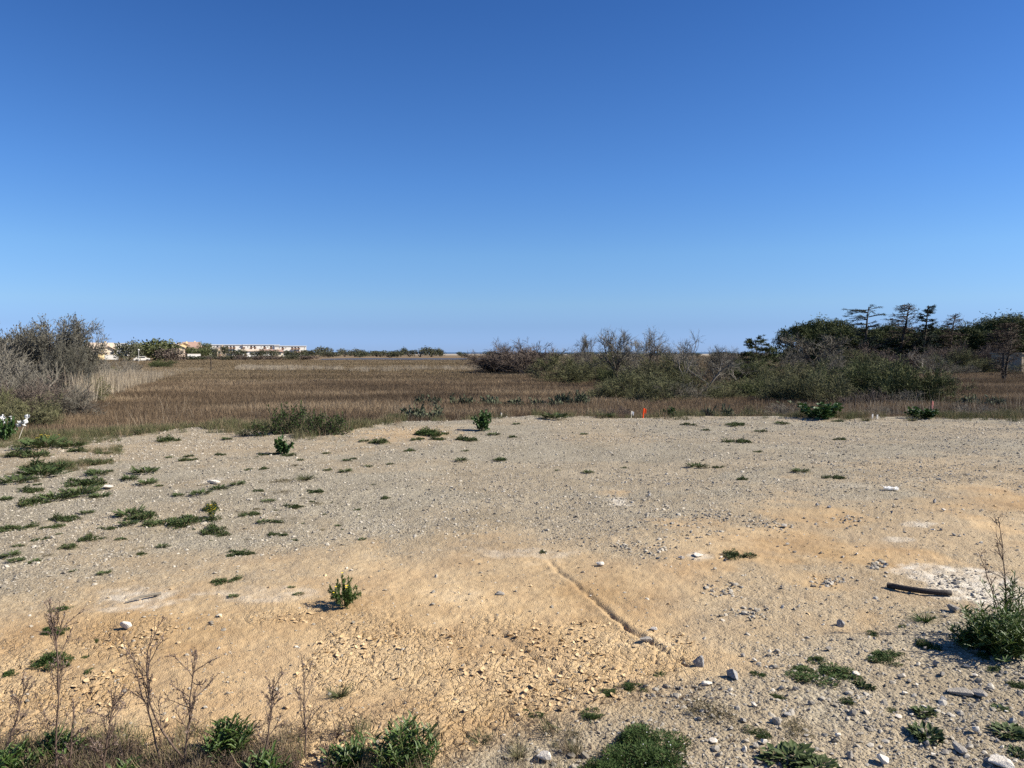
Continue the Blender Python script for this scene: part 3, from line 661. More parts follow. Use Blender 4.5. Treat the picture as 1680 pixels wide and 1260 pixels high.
def layered_meshes(name, hgt, rad, m='needle_blue', wind=0.0, whorls=11, start=.18, full=1.0, flat_top=False, leafn=34):
    g = Geo(); T = lines(np.array([[0, 0, -.3]]), np.array([[wind * .2, 0, 1.]]), np.array([hgt + .3]), 9, .03); tubes(g, T, hgt * .024, hgt * .004, 6)
    f = Geo(); BP = []
    for k in range(whorls):
        t = start + (1 - start) * (k + .4 * rng.random()) / whorls
        p, _ = along(T, np.array([t])); nb = rng.integers(4, 7)
        ln = rad * ((1 - t) ** .7 * .9 + .15) * (.6 + .6 * rnd(nb))
        if flat_top and t > .8: ln = rad * (.7 + .4 * rnd(nb))
        a = rnd(nb) * 6.283; d = np.stack([np.cos(a) - wind * .8, np.sin(a), .30 + .28 * rn(nb)], 1)
        BP.append(lines(np.repeat(p, nb, 0), d, ln, 6, .06, -.03))
    B = np.concatenate(BP); tubes(g, B, hgt * .006, hgt * .0015, 4)
    S2 = sprout(B, 7, .3, 1, rad * .12, rad * .34, .45, 0, 3, .1); S2[:, :, 2] = S2[:, :1, 2] + (S2[:, :, 2] - S2[:, :1, 2]) * .35
    ribbons(f, S2, .03, .015)
    n = int(len(S2) * leafn * .35 * full)
    idx = rng.integers(0, len(S2), n); p, dd = along(S2[idx], rnd(n)); p = p + rn(n, 3) * [.08, .08, .035]
    put(f, *LANCE4, p, norm(dd + rn(n, 3) * .6 + [0, 0, .15]), norm(rn(n, 3) * .5 + [0, 0, 1.]), .20 * (.5 + rnd(n)))
    return g.build(name + '_trunk', M['bark'], True), f.build(name + '_crown', M[m])
reg('cedar', 'cedar_tree', [layered_meshes('cedar', 10, 2.2, wind=.1, whorls=19, full=1.5), layered_meshes('cedar_flat', 10, 2.2, whorls=13, start=.3, flat_top=True, full=1.0)])
reg('drycedar', 'windswept_conifer', [layered_meshes('drycedar%d' % k, 9, 2.8, 'dry_needle', wind=.75, whorls=22, full=.4) for k in range(2)])
reg('cypress', 'spreading_cypress', [layered_meshes('cypress', 4.5, 2.6, 'needle', wind=0, whorls=11, start=.1, full=1.9)])
def far_meshes(name, hgt, rad, m='far_leaf', n=1500, leaf=.3):
    g = Geo(); lobes = 7; a = rnd(lobes) * 6.283; r = rad * .7 * rnd(lobes) ** .5; lc = np.stack([np.cos(a) * r, np.sin(a) * r, hgt * (.35 + .35 * rnd(lobes))], 1); lr = np.minimum(rad, hgt) * (.28 + .2 * rnd(lobes))
    idx = rng.integers(0, lobes, n); off = norm(rn(n, 3)); p = lc[idx] + off * (lr[idx] * (.5 + .6 * rnd(n)))[:, None]; p[:, 2] = np.abs(p[:, 2])
    put(g, *DIAM, p, norm(off + rn(n, 3) * .7 + [0, 0, .4]), norm(rn(n, 3)), leaf * (.5 + rnd(n))); cm = g.build(name + '_crown', M[m])
    g = Geo(); k = 5; b = rnd(k) * 6.283; P = lines(np.zeros((k, 3)) - [0, 0, .2], np.stack([np.cos(b) * .5, np.sin(b) * .5, np.ones(k)], 1), np.full(k, hgt * .7), 4, .1); tubes(g, P, .1, .03, 4)
    return g.build(name + '_stems', M['bark'], True), cm
reg('far', 'distant_tree', [far_meshes('far%d' % k, 4, 3) for k in range(4)])
reg('fargreen', 'distant_tree', [far_meshes('fargreen%d' % k, 4, 3, 'twig_green', 2200) for k in range(2)])
reg('farbrown', 'distant_shrub', [far_meshes('farbrown%d' % k, 4, 3, 'twig_brown') for k in range(2)])
HREF = dict(olive=3, green=3, grey=3, brown=3, saltbush=.6, baretree=4, snag=4, tamtree=4.4, pine=8, densepine=7, cedar=10, drycedar=9, cypress=4.5, far=3.3, fargreen=3.3, farbrown=3.3)
WREF = {}
for k_, (nm_, ms_) in PROTO.items():
    bb = []
    for wm_, cm_ in ms_:
        co = np.empty(len(cm_.vertices) * 3, np.float32); cm_.vertices.foreach_get('co', co); co = co.reshape(-1, 3)
        bb.append((np.percentile(co[:, 2], 99.5), np.percentile(co[:, 0], 98) - np.percentile(co[:, 0], 2), (np.percentile(co[:, 0], 98) + np.percentile(co[:, 0], 2)) / 2))
    WREF[k_] = bb
FIRST = {}
def plant(key, px, Y, top, wpx, label, cat, group=None, var=None, zb=-1.0, rot=None, name=None):
    """a woody plant Y metres ahead at photo column px, reaching up to photo row top, wpx wide"""
    nm, ms = PROTO[key]; v = rng.integers(len(ms)) if var is None else var % len(ms)
    h0, w0, _ = WREF[key][v]
    X = xx(px, Y); h = zz(top, Y) - zb; wid = wpx / F * Y
    if (key, v) not in FIRST:
        o = plant_root(nm, *ms[v]); FIRST[(key, v)] = o
    else: o = copy_tree(FIRST[(key, v)])
    if name: o.name = name
    o.location = (X, Y, zb); o.rotation_euler = (0, 0, rng.random() * 6.28 if rot is None else rot); o.scale = (wid / w0, wid / w0, h / h0)
    tag(o, label, cat)
    if group: o['group'] = group
    return o
# left thicket
G1 = 'shrubs and trees of the thicket on the left'
plant('tamtree', 66, 36, 523, 150, 'tallest feathery grey green tamarisk tree, rounded crown, far left thicket', 'tree', G1, 0, rot=.5)
plant('tamtree', 20, 38, 545, 110, 'left shoulder of the tamarisk group, lower than the tallest', 'tree', G1, 1, rot=2.)
plant('tamtree', 100, 38, 538, 100, 'right shoulder of the tamarisk group, a little below the tallest', 'tree', G1, 0, rot=3.)
plant('tamtree', 112, 34, 562, 60, 'lower olive tamarisk tree leaning out of the thicket towards the houses', 'tree', G1, 1)
plant('snag', 60, 29, 578, 110, 'pale crooked half dead tree with dark trunk in front of the tallest tamarisk', 'tree', G1, 0, rot=1.2)
plant('snag', 118, 28.5, 590, 90, 'pale crooked dead tree with arching limb at the right edge of the thicket', 'tree', G1, 1, rot=4.0)
for px, Y, top, w_, key, lab in [
    (-40, 28, 560, 150, 'grey', 'grey leafless shrub cut by the left picture edge'),
    (10, 27, 598, 120, 'grey', 'grey twiggy shrub at far left, in front of the tallest tamarisk'),
    (60, 26, 620, 120, 'brown', 'brown leafless shrub low in the middle of the left thicket'),
    (105, 26.5, 632, 90, 'grey', 'low grey leafless shrub at the right foot of the left thicket'),
    (8, 38, 560, 70, 'olive', 'olive shrub behind the left end of the thicket'),
    (150, 46, 588, 70, 'grey', 'wide grey leafless shrub right behind the pale reeds'),
    (185, 62, 588, 70, 'grey', 'purplish grey leafless shrub just below the cream house'),
    (215, 75, 592, 44, 'grey', 'small grey shrub at the right end of the thicket, where open marsh begins'),
    (135, 36, 612, 80, 'olive', 'olive shrub between the arching dead tree and the pale reeds'),
    (40, 24, 650, 110, 'olive', 'low olive shrub at the foot of the dark crooked trunk'),
    (-60, 24, 610, 150, 'olive', 'olive shrub just outside the left edge'),
    ]:
    plant(key, px, Y, top, w_, lab, 'shrub', G1)
for px, py, w_, lab in [(180, 618, 34, 'dark green bush standing alone in the pale reeds'), (268, 606, 36, 'dark green low bush alone on the brown marsh'), (140, 628, 26, 'small dark green bush by the foot of the dead tree')]:
    Y = gp(px, py, -1)[1]; plant('green', px, Y, py - 16, w_, lab, 'shrub', G1)
# middle thicket
G2 = 'shrubs and trees of the thicket in the middle'
for key, px, Y, top, w_, lab, cat, *v in [
    ('brown', 822, 88, 572, 84, 'dark reddish brown shrub at the left end of the middle thicket', 'shrub'),
    ('brown', 872, 84, 560, 96, 'taller reddish brown shrub, second from the left in the middle thicket', 'shrub'),
    ('brown', 850, 92, 566, 60, 'brown shrub filling the gap behind the two reddish brown ones', 'shrub'),
    ('olive', 922, 58, 580, 96, 'rounded grey green shrub in front of the reddish brown ones', 'shrub'),
    ('grey', 955, 72, 572, 60, 'grey shrub behind the rounded grey green one', 'shrub'),
    ('baretree', 955, 80, 549, 30, 'slim bare tree rising over the rounded grey green shrub', 'tree'),
    ('brown', 985, 90, 574, 60, 'brown shrub at the skyline behind the slim bare tree', 'shrub'),
    ('olive', 985, 62, 590, 60, 'olive shrub right of the rounded grey green one', 'shrub'),
    ('green', 1000, 56, 604, 44, 'dark dense shrub beside the deepest shadow of the middle thicket', 'shrub'),
    ('baretree', 1022, 52, 539, 60, 'tall thin bare tree with two tops, left of the round crowned one', 'tree'),
    ('baretree', 1074, 60, 539, 52, 'bare tree with a round feathery crown above the thicket', 'tree'),
    ('baretree', 1045, 66, 556, 40, 'bare tree between the two tallest bare ones', 'tree'),
    ('grey', 1042, 56, 576, 70, 'grey shrub at the feet of the two tallest bare trees', 'shrub'),
    ('olive', 1090, 52, 580, 80, 'olive grey shrub right of the round crowned bare tree', 'shrub'),
    ('olive', 1044, 38, 604, 104, 'broad olive shrub nearest the lot, behind the orange marker stake', 'shrub'),
    ('brown', 1010, 40, 634, 60, 'low dark brown shrub at the left foot of the broad olive one', 'shrub'),
    ('snag', 1125, 50, 543, 60, 'bare tree with drooping crooked top branches', 'tree', 0),
    ('snag', 1150, 48, 575, 70, 'spreading bare tree with a long bent dark limb', 'tree', 1),
    ('grey', 1180, 54, 569, 70, 'pale grey fine twigged shrub left of the spreading cypress', 'shrub'),
    ('snag', 1205, 56, 583, 60, 'bent grey dead tree below the spreading cypress', 'tree', 0),
    ('olive', 1120, 44, 610, 70, 'olive shrub below the drooping bare tree', 'shrub'),
    ('grey', 1098, 37, 628, 60, 'tangle of grey dead branches right of the orange marker stake', 'shrub'),
    ('green', 1230, 62, 588, 58, 'dense dark green shrub under the spreading cypress', 'shrub'),
    ('olive', 1215, 46, 622, 70, 'low olive shrub in the gap right of the dead branches', 'shrub'),
    ('green', 1190, 42, 642, 46, 'small dark shrub low in the gap between thicket halves', 'shrub'),
    ('olive', 1285, 48, 594, 80, 'olive shrub in front of the first pines', 'shrub'),
    ('olive', 1325, 45, 590, 90, 'large olive brown shrub left of the large green one', 'shrub'),
    ('brown', 1258, 46, 626, 60, 'dark brown shrub low in front of the olive ones', 'shrub'),
    ('green', 1300, 42, 628, 70, 'dark green shrub low between the olive and the large green ones', 'shrub'),
    ('green', 1410, 38, 592, 100, 'large green shrub, left half of the biggest clump', 'shrub'),
    ('green', 1470, 36.5, 590, 110, 'large green shrub, right half of the biggest clump', 'shrub'),
    ('olive', 1435, 42, 588, 90, 'olive shrub behind the middle of the biggest green clump', 'shrub'),
    ('brown', 1405, 33.5, 640, 70, 'dark low shrub at the shaded foot of the biggest green clump', 'shrub'),
    ('grey', 1490, 34, 640, 50, 'low grey brush at the right foot of the biggest green clump', 'shrub'),
    ('baretree', 1348, 74, 547, 80, 'grey bare tree with fine round crown before the dark pines', 'tree', 2),
    ('grey', 1372, 70, 578, 50, 'grey shrub beside the bare tree before the dark pines', 'shrub'),
    ('snag', 1512, 76, 574, 56, 'bare grey tree with dark forked limbs beyond the biggest green clump', 'tree', 0),
    ('grey', 1535, 82, 582, 50, 'pale twiggy shrub right of the dark forked tree', 'shrub'),
    ('grey', 1300, 80, 572, 50, 'grey shrub in front of the leftmost pine', 'shrub'),
    ('olive', 1000, 37, 628, 66, 'low olive shrub at the near left corner of the middle thicket', 'shrub'),
    ('olive', 1078, 35.5, 622, 90, 'low olive shrub just behind the marker, right of the broad olive one', 'shrub'),
    ('grey', 1135, 36, 628, 80, 'grey brush at the near edge, right of the small glossy bush', 'shrub'),
    ('olive', 1182, 37, 630, 74, 'low olive shrub at the near edge in the middle of the gap', 'shrub'),
    ('green', 1238, 40, 620, 80, 'dark brush at the near edge right of the gap', 'shrub'),
    ('olive', 1292, 36, 616, 84, 'olive shrub at the near edge behind the low pale grey brush', 'shrub'),
    ('olive', 1345, 35, 608, 94, 'olive shrub directly behind the biggest glossy bush', 'shrub'),
    ('green', 1500, 36, 612, 76, 'green shrub closing the right end of the biggest clump', 'shrub'),
    ('grey', 1120, 60, 566, 80, 'grey brush rising behind the drooping bare tree', 'shrub'),
    ('olive', 1000, 70, 570, 70, 'olive shrub on the skyline left of the tall bare trees', 'shrub'),
    ('brown', 1230, 84, 572, 70, 'brown shrub on the skyline left of the spreading cypress', 'shrub'),
    ('olive', 1400, 80, 572, 90, 'olive brown shrub before the foot of the rounded pine', 'shrub'),
    ('brown', 1450, 84, 566, 80, 'brown shrub before the foot of the windswept conifers', 'shrub'),
    ]:
    plant(key, px, Y, top, w_ * 1.08, lab, cat, G2, v[0] if v else None)
for px, Y, top, w_, key, lab in [(1290, 25, 664, 90, 'grey', 'low pale grey brush at the verge left of the biggest glossy bush'), (1235, 26, 668, 60, 'olive', 'low yellowish shrub at the verge, farther left of the biggest glossy bush'), (1450, 27, 668, 60, 'grey', 'low straw coloured brush between the two glossy bushes'),
        (1585, 26, 664, 90, 'grey', 'pale dry brush behind the pink marker'), (1655, 25, 666, 70, 'olive', 'low olive brush at the verge by the right edge'), (1010, 28, 668, 60, 'brown', 'low brown brush left of the orange stake')]:
    plant(key, px, Y, top, w_, lab, 'shrub', 'low brush along the far verge', zb=-1.0)
# the wood on the right
G3 = 'trees of the wood on the right'
for k, px in enumerate(range(1285, 1700, 26)):
    plant('fargreen', px, 128 + 8 * rng.random(), 566 + 4 * rng.random(), 44, 'dark undergrowth bush beneath the pines of the wood', 'bush', 'undergrowth beneath the pines')
plant('cypress', 1245, 72, 553, 62, 'dark spreading cypress with flat level sprays, left of the wood', 'tree', G3, rot=0)
for key, px, Y, top, w_, lab, *v in [
    ('densepine', 1303, 112, 535, 56, 'first dark pine at the left end of the wood, small and pointed'),
    ('pine', 1358, 118, 524, 92, 'dark rounded pine beside the flat topped cedar'),
    ('densepine', 1332, 116, 530, 50, 'narrow dark pine between the first and the rounded pine'),
    ('cedar', 1417, 104, 503, 50, 'cedar with flat level top standing above the wood', 1),
    ('pine', 1408, 125, 538, 80, 'dark pine behind the flat topped cedar'),
    ('pine', 1466, 124, 533, 70, 'dark pine behind the leaning windswept conifer'),
    ('drycedar', 1470, 104, 500, 64, 'half dead windswept conifer leaning left, tallest of its kind', 0),
    ('drycedar', 1440, 110, 548, 50, 'thin brown conifer below the flat topped cedar', 1),
    ('cedar', 1512, 104, 503, 38, 'slender layered cedar right of the windswept conifer', 0),
    ('pine', 1540, 124, 538, 70, 'dark pine behind and right of the slender cedar'),
    ('drycedar', 1552, 106, 516, 50, 'thin windswept conifer top showing between the two pine masses', 1),
    ('densepine', 1500, 112, 545, 50, 'dark dense tree at the foot of the slender cedar'),
    ('densepine', 1560, 110, 540, 56, 'dark dense tree at the foot of the thin windswept top'),
    ('pine', 1618, 122, 524, 90, 'broad dome shaped pine, left half of the great canopy'),
    ('pine', 1668, 118, 517, 110, 'broad dome shaped pine, highest part of the great canopy'),
    ('pine', 1740, 118, 516, 110, 'broad pine of the great canopy at the right picture edge'),
    ('densepine', 1590, 112, 548, 60, 'dark tree under the left part of the great canopy'),
    ('densepine', 1655, 110, 546, 70, 'dark tree under the middle of the great canopy'),
    ('drycedar', 1640, 104, 530, 60, 'reddish brown dry conifer in front of the great canopy', 0),
    ('drycedar', 1625, 103, 542, 50, 'second reddish brown dry conifer, left of the first', 1),
    ('densepine', 1350, 110, 545, 56, 'dark green tree below the rounded pine, left one'), ('densepine', 1382, 109, 540, 56, 'dark green tree below the rounded pine, right one'), ('densepine', 1430, 109, 540, 56, 'dark green tree between the flat topped cedar and the windswept conifer'),
    ('densepine', 1475, 108, 546, 56, 'dark green tree right below the tall windswept conifer'), ('densepine', 1530, 109, 540, 56, 'dark green tree right of the slender cedar'), ('densepine', 1582, 110, 538, 60, 'dark green tree at the left foot of the great canopy'), ('densepine', 1625, 108, 545, 60, 'dark green tree under the dip of the great canopy'),
    ('densepine', 1450, 106, 556, 70, 'dark low pine behind the biggest green clump'),
    ('densepine', 1395, 108, 555, 60, 'dark low pine behind the grey bare tree'),
    ('cedar', 1492, 104, 560, 44, 'small green layered conifer low in front of the pines', 0),
    ]:
    plant(key, px, Y, top, w_, lab, 'tree', G3, v[0] if v else None, rot=0 if key in ('drycedar', 'cedar') else None)
for key, px, Y, top, w_, lab in [
    ('olive', 1578, 96, 572, 56, 'greenish brown shrub under the wood edge, left of the hut'),
    ('brown', 1560, 98, 562, 60, 'brown leafless tall shrub against the dark pines'),
    ('brown', 1600, 98, 568, 56, 'brown leafless shrub between the green brown one and the dry conifers'),
    ('brown', 1628, 97, 572, 40, 'brown twiggy shrub below the reddish dry conifers'),
    ('olive', 1540, 92, 580, 44, 'olive shrub at the edge of the wood beyond the forked tree'),
    ('olive', 1615, 88, 588, 60, 'low olive shrub before the wood, left of the lone dark tree'),
    ('grey', 1575, 84, 598, 50, 'low grey shrub in the open grass before the wood'),
    ('olive', 1720, 80, 580, 90, 'olive shrub just outside the right edge'),
    ]:
    plant(key, px, Y, top, w_, lab, 'shrub', G3)
plant('drycedar', 1646, 64, 545, 46, 'lone small tree with thick dark bare trunk standing in open grass', 'tree', None, 0, name='lone_tree', rot=0)
# thick dark trunk of that lone tree
g = Geo(); T = np.array([[[0, 0, -.1], [.05, 0, .5], [-.06, 0, 1.2], [.03, 0, 2.0], [0, 0, 2.6]]]); tubes(g, T, .15, .09, 7)
lt = [o for o in S.objects if o.name.startswith('lone_tree')][0]
bl = ob('lower_trunk', g.build('lower_trunk', M['bark'], True)); bl.parent = lt; bl.scale = (1 / lt.scale[0], 1 / lt.scale[1], 1 / lt.scale[2])
# saltbushes on the marsh
for px, py, w_, t_, lab in [
    (700, 686, 70, 668, 'grey green saltbush mound by the edge of the lot, left of the round leafy bush'), (700, 664, 44, 652, 'grey green saltbush clump behind the mound at the lot edge'),
    (752, 664, 40, 651, 'grey green saltbush clump right behind the lot edge mound'), (800, 668, 60, 654, 'low saltbush in the marsh behind the round leafy bush'),
    (860, 672, 60, 656, 'low saltbush between the round leafy bush and the white flowered one'), (912, 676, 60, 656, 'rounded saltbush in the marsh left of the orange stake'),
    (565, 678, 26, 666, 'small brown grey saltbush beyond the tall dark weeds'), (1300, 680, 80, 662, 'grey saltbush mound left of the biggest glossy bush'),
    (1260, 676, 60, 664, 'grey saltbush in the verge farther left of the biggest glossy bush'), (1610, 668, 60, 652, 'grey green saltbush in the grass right of the pink marker'),
    (1565, 678, 50, 664, 'low saltbush just right of the pink marker'), (940, 656, 50, 646, 'faint saltbush in front of the rounded grey green shrub'), (1180, 690, 50, 670, 'yellow green low bush in the verge right of the small glossy bush')]:
    Y = gp(px, py, -1 if py < 684 else -.6)[1]; Y = min(Y, 33); z_ = -1.0 if Y > 23 else float(H(np.array([xx(px, Y)]), np.array([Y]), False)[0])
    plant('saltbush', px, Y, t_, w_, lab, 'saltbush', 'saltbushes on the near marsh', zb=z_)
# distant tree line
G4 = 'distant trees across the marsh'
far_list = [
    ('far', 210, 200, 558, 40, 'brownish tree just right of the cream house'), ('fargreen', 250, 215, 557, 62, 'round green tree left of the yellow house'),
    ('fargreen', 232, 225, 563, 34, 'dark green tree touching the round one on its left'), ('farbrown', 291, 205, 572, 36, 'pale brown bush before the yellow house'), ('fargreen', 272, 222, 567, 34, 'green tree on the right flank of the round one'),
    ('fargreen', 338, 330, 562, 22, 'dark round pine in front of the white flats'), ('fargreen', 332, 300, 571, 32, 'green garden tree below the dark round pine'), ('fargreen', 316, 320, 569, 16, 'small dark tree at the red roof'),
    ('far', 352, 330, 570, 20, 'small tree between the dark pine and the peach house'), ('far', 372, 340, 567, 16, 'tree at the right side of the peach house'), ('far', 388, 300, 573, 26, 'tree in front of the middle of the flats'),
    ('far', 425, 300, 573, 28, 'tree before the white flats, right of their middle'), ('far', 452, 310, 574, 26, 'tree before the right part of the flats'), ('far', 478, 320, 575, 24, 'tree before the right end of the flats'), ('fargreen', 142, 260, 558, 16, 'dark flat tree showing over the thicket behind the cream house')]
for a in far_list: plant(a[0], a[1], a[2], a[3], a[4], a[5], 'tree', G4)
for k, px in enumerate(range(300, 500, 16)):
    plant(('farbrown', 'far')[k % 2], px + rn() * 3, 235 + rng.random() * 20, 582 + rng.random() * 2.5, 30, 'low grey brown bush of the hedge below the white flats', 'bush', 'hedge bushes below the white flats')
for k, (px, top, w_) in enumerate([(497, 574, 24), (515, 573, 26), (532, 569, 22), (548, 577, 24), (566, 572, 26), (583, 572, 24), (600, 577, 26), (618, 575, 26), (636, 577, 26), (652, 574, 20), (658, 570, 18), (624, 576, 24), (672, 574, 22), (690, 569, 36), (708, 572, 30), (722, 571, 12), (758, 577, 18), (800, 576, 22), (812, 579, 16)]):
    plant('far', px, 440 + rng.random() * 30, top, w_ * 1.15, 'small distant tree of the row beyond the lagoon', 'tree', 'row of trees beyond the lagoon', zb=-1)
for k, px in enumerate([870, 905, 940, 975, 1010, 1030, 1060, 1100, 1140, 1180, 1210, 1230, 1265, 1290, 490, 540, 590, 640]):
    plant('far', px, 380 + rng.random() * 40, 576.5 + rng.random() * 3, 40, 'low distant skyline bush behind the middle thicket' if px > 800 else 'low distant bush on the bank of the lagoon', 'bush', 'skyline bushes' if px > 800 else 'lagoon bank bushes')

# ------------------------------------------------------------ buildings
M['wall_cream'] = mat('wall_cream', [(.62, .54, .40), (.70, .62, .48)], 1, .9)
M['wall_yellow'] = mat('wall_yellow', [(.66, .50, .26), (.72, .56, .32)], 1, .9)
M['wall_white'] = mat('wall_white', [(.70, .67, .60), (.78, .75, .68)], .3, .9)
M['wall_peach'] = mat('wall_peach', [(.60, .47, .34), (.66, .53, .40)], 1, .9)
M['roof_tile'] = mat('roof_tile', [(.46, .36, .27), (.58, .48, .37)], 3, .9)
M['roof_red'] = mat('roof_red', [(.28, .18, .14), (.38, .26, .20)], 3, .9)
M['pane'] = mat('window_glass', [(.03, .035, .045), (.06, .07, .08)], .5, .15, spec=.6)
M['timber'] = mat('balcony_timber', [(.20, .11, .07), (.30, .18, .12)], 1, .8)
M['hut_stone'] = mat('hut_stone', [(.34, .27, .19), (.46, .38, .28)], 2, .95, bump=.6, bscale=6)
def box(g, x0, x1, y0, y1, z0, z1, mi=0):
    V = [[x0, y0, z0], [x1, y0, z0], [x1, y1, z0], [x0, y1, z0], [x0, y0, z1], [x1, y0, z1], [x1, y1, z1], [x0, y1, z1]]
    g.add(V, [[0, 3, 2, 1], [4, 5, 6, 7], [0, 1, 5, 4], [1, 2, 6, 5], [2, 3, 7, 6], [3, 0, 4, 7]], mi)
def bx(name, parent, m, *d):
    g = Geo(); box(g, *d); return ob(name, g.build(name, m), parent)
def window(parent, x, z, w_, h_, y=0):
    """window on the front (-y) face: frame with recessed-looking pane, standing proud"""
    g = Geo(); t = .1; box(g, x, x + w_, y - .06, y - .003, z, z + t); box(g, x, x + w_, y - .06, y - .003, z + h_ - t, z + h_)
    box(g, x, x + t, y - .06, y - .003, z + t, z + h_ - t); box(g, x + w_ - t, x + w_, y - .06, y - .003, z + t, z + h_ - t)
    f = ob('window', g.build('window', M['wall_white']), parent); bx('pane', f, M['pane'], x + t, x + w_ - t, y - .03, y - .004, z + t, z + h_ - t); return f
def house(px, Y, wpx, wall_top, ridge, wallm, roofm, label, rot=-.25, depth=8, gable=True, nwin=3, base=-1.0):
    o = ob('house', None); W = wpx / F * Y; hw = zz(wall_top, Y) - base; hr = zz(ridge, Y) - base
    o.location = (xx(px, Y), Y, base); o.rotation_euler = (0, 0, rot)
    g = Geo(); box(g, -W / 2, W / 2, 0, depth, 0, hw)
    if gable:    # gable faces the camera
        g.add([[-W / 2, 0, hw], [W / 2, 0, hw], [0, 0, hr - .1]], [[0, 1, 2]]); g.add([[-W / 2, depth, hw], [W / 2, depth, hw], [0, depth, hr - .1]], [[1, 0, 2]])
    ob('wall', g.build('wall', M[wallm]), o)
    g = Geo(); e = .5
    if gable:
        for sx_ in (-1, 1):
            V = [[0, -e, hr], [0, depth + e, hr], [sx_ * (W / 2 + e), depth + e, hw - .15], [sx_ * (W / 2 + e), -e, hw - .15]]; V += [[a, b, c + .22] for a, b, c in V]
            g.add(V, [[0, 1, 2, 3], [7, 6, 5, 4], [0, 3, 7, 4], [1, 5, 6, 2], [3, 2, 6, 7]])
    else:        # ridge parallel to the picture
        for sy_, yy in ((-1, -e), (1, depth + e)):
            V = [[-W / 2 - e, depth / 2, hr], [W / 2 + e, depth / 2, hr], [W / 2 + e, yy, hw - .1], [-W / 2 - e, yy, hw - .1]]; V += [[a, b, c + .22] for a, b, c in V]
            g.add(V, [[0, 1, 2, 3], [7, 6, 5, 4], [0, 3, 7, 4], [1, 5, 6, 2], [3, 2, 6, 7]])
    r = ob('roof', g.build('roof', M[roofm]), o); bx('chimney', r, M[wallm], W * .2, W * .2 + .7, depth * .6, depth * .6 + .7, hw, hr + .7)
    for k in range(nwin): window(o, -W / 2 + W * (k + .5) / nwin - .6, hw * .45, 1.2, 1.4)
    bx('door', o, M['timber'], -W / 2 + .6, -W / 2 + 1.7, -.05, -.003, 0, 2.2)
    tag(o, label, 'house', 'houses beyond the marsh'); return o
house(168, 250, 36, 572, 563, 'wall_cream', 'roof_tile', 'cream house with long pale tiled roof beside the left thicket', rot=.62, gable=False, depth=9, nwin=4)
house(178, 244, 22, 575, 568, 'wall_cream', 'roof_tile', 'low cream wing in front of the long tiled roof', rot=.55, nwin=2)
house(288, 340, 30, 571, 564, 'wall_peach', 'roof_tile', 'pale peach gabled house, leftmost of the central houses', rot=.55)
house(303, 350, 26, 569, 562.5, 'wall_yellow', 'roof_tile', 'yellow gabled house beside the peach one', rot=.55)
house(317, 356, 24, 568, 561.5, 'wall_cream', 'roof_red', 'house with red brown roof behind the yellow one', rot=.55, gable=False)
house(326, 345, 26, 572, 568, 'wall_peach', 'roof_red', 'low house with dull red roof right of the yellow one', rot=.55, gable=False)
house(364, 372, 14, 573, 569, 'wall_peach', 'roof_tile', 'small peach house in front of the white flats', rot=.5, nwin=2)
house(412, 372, 26, 576, 573.5, 'wall_white', 'roof_tile', 'low white house below the middle of the flats', rot=.5, gable=False, nwin=3)
house(436, 376, 24, 576.5, 573.5, 'wall_white', 'roof_red', 'low house with red roof below the right of the flats', rot=.5, gable=False, nwin=3)
house(455, 380, 18, 577, 574, 'wall_cream', 'roof_red', 'small cream house below the right end of the flats', rot=.5, gable=False, nwin=2)
house(150, 236, 22, 579, 575.5, 'wall_yellow', 'roof_tile', 'small yellow garden pavilion hidden behind the thicket', rot=.2, nwin=2)
def flats(px0, px1, Y, top, label, floors=3, bays=10, balc=(), rot=.42, base=-1.0, rail=True):
    o = ob('apartment_building', None); W = (px1 - px0) / F * Y / math.cos(rot) / .97; o.location = (xx(px0, Y), Y, base); o.rotation_euler = (0, 0, rot)
    h = zz(top, Y) - base; bx('wall', o, M['wall_white'], 0, W, 0, 12, 0, h); bx('parapet', o, M['wall_white'], -.3, W + .3, -.4, 12.4, h, h + .35)
    fh = h / floors; bw = W / bays
    for f in range(floors):
        for b in range(bays):
            if (f, b) in balc or (b % 4 == 2 and f > 0):
                g = Geo(); box(g, b * bw + bw * .08, b * bw + bw * .92, -1.3, -.004, f * fh + .05, f * fh + .2); 
                for s_ in (.08, .90): box(g, b * bw + bw * s_, b * bw + bw * (s_ + .02), -1.3, -1.2, f * fh + .2, f * fh + fh * .8)
                box(g, b * bw + bw * .08, b * bw + bw * .92, -1.32, -1.24, f * fh + .3, f * fh + 1.1); ob('balcony', g.build('balcony', M['timber']), o)
                bx('door', o, M['pane'], b * bw + bw * .25, b * bw + bw * .75, -.06, -.003, f * fh + .25, f * fh + fh * .8)
            elif b % 4 in (1, 3): window(o, b * bw + bw * .35, f * fh + fh * .35, bw * .3, fh * .36)
    return tag(o, label, 'apartment building', 'white apartment blocks')
flats(344, 398, 520, 566, 'long white block of flats behind the dark round pine, left section', bays=12, balc={(2, 5), (1, 5), (2, 7), (1, 7)})
flats(399, 450, 528, 566, 'white block of flats, middle section with flat roof line', bays=11, balc={(2, 3), (1, 3), (2, 8)})
flats(451, 496, 520, 568, 'white block of flats, right section with brown balconies', bays=10, balc={(2, 5), (2, 6), (2, 7), (1, 6), (1, 7), (1, 8)})
flats(150, 197, 560, 563.5, 'white block of flats behind the cream house with tiled roof', bays=12)
flats(212, 240, 560, 566, 'short white block of flats seen between two trees', bays=7)
flats(262, 300, 560, 566, 'white block of flats behind the peach house', bays=8)
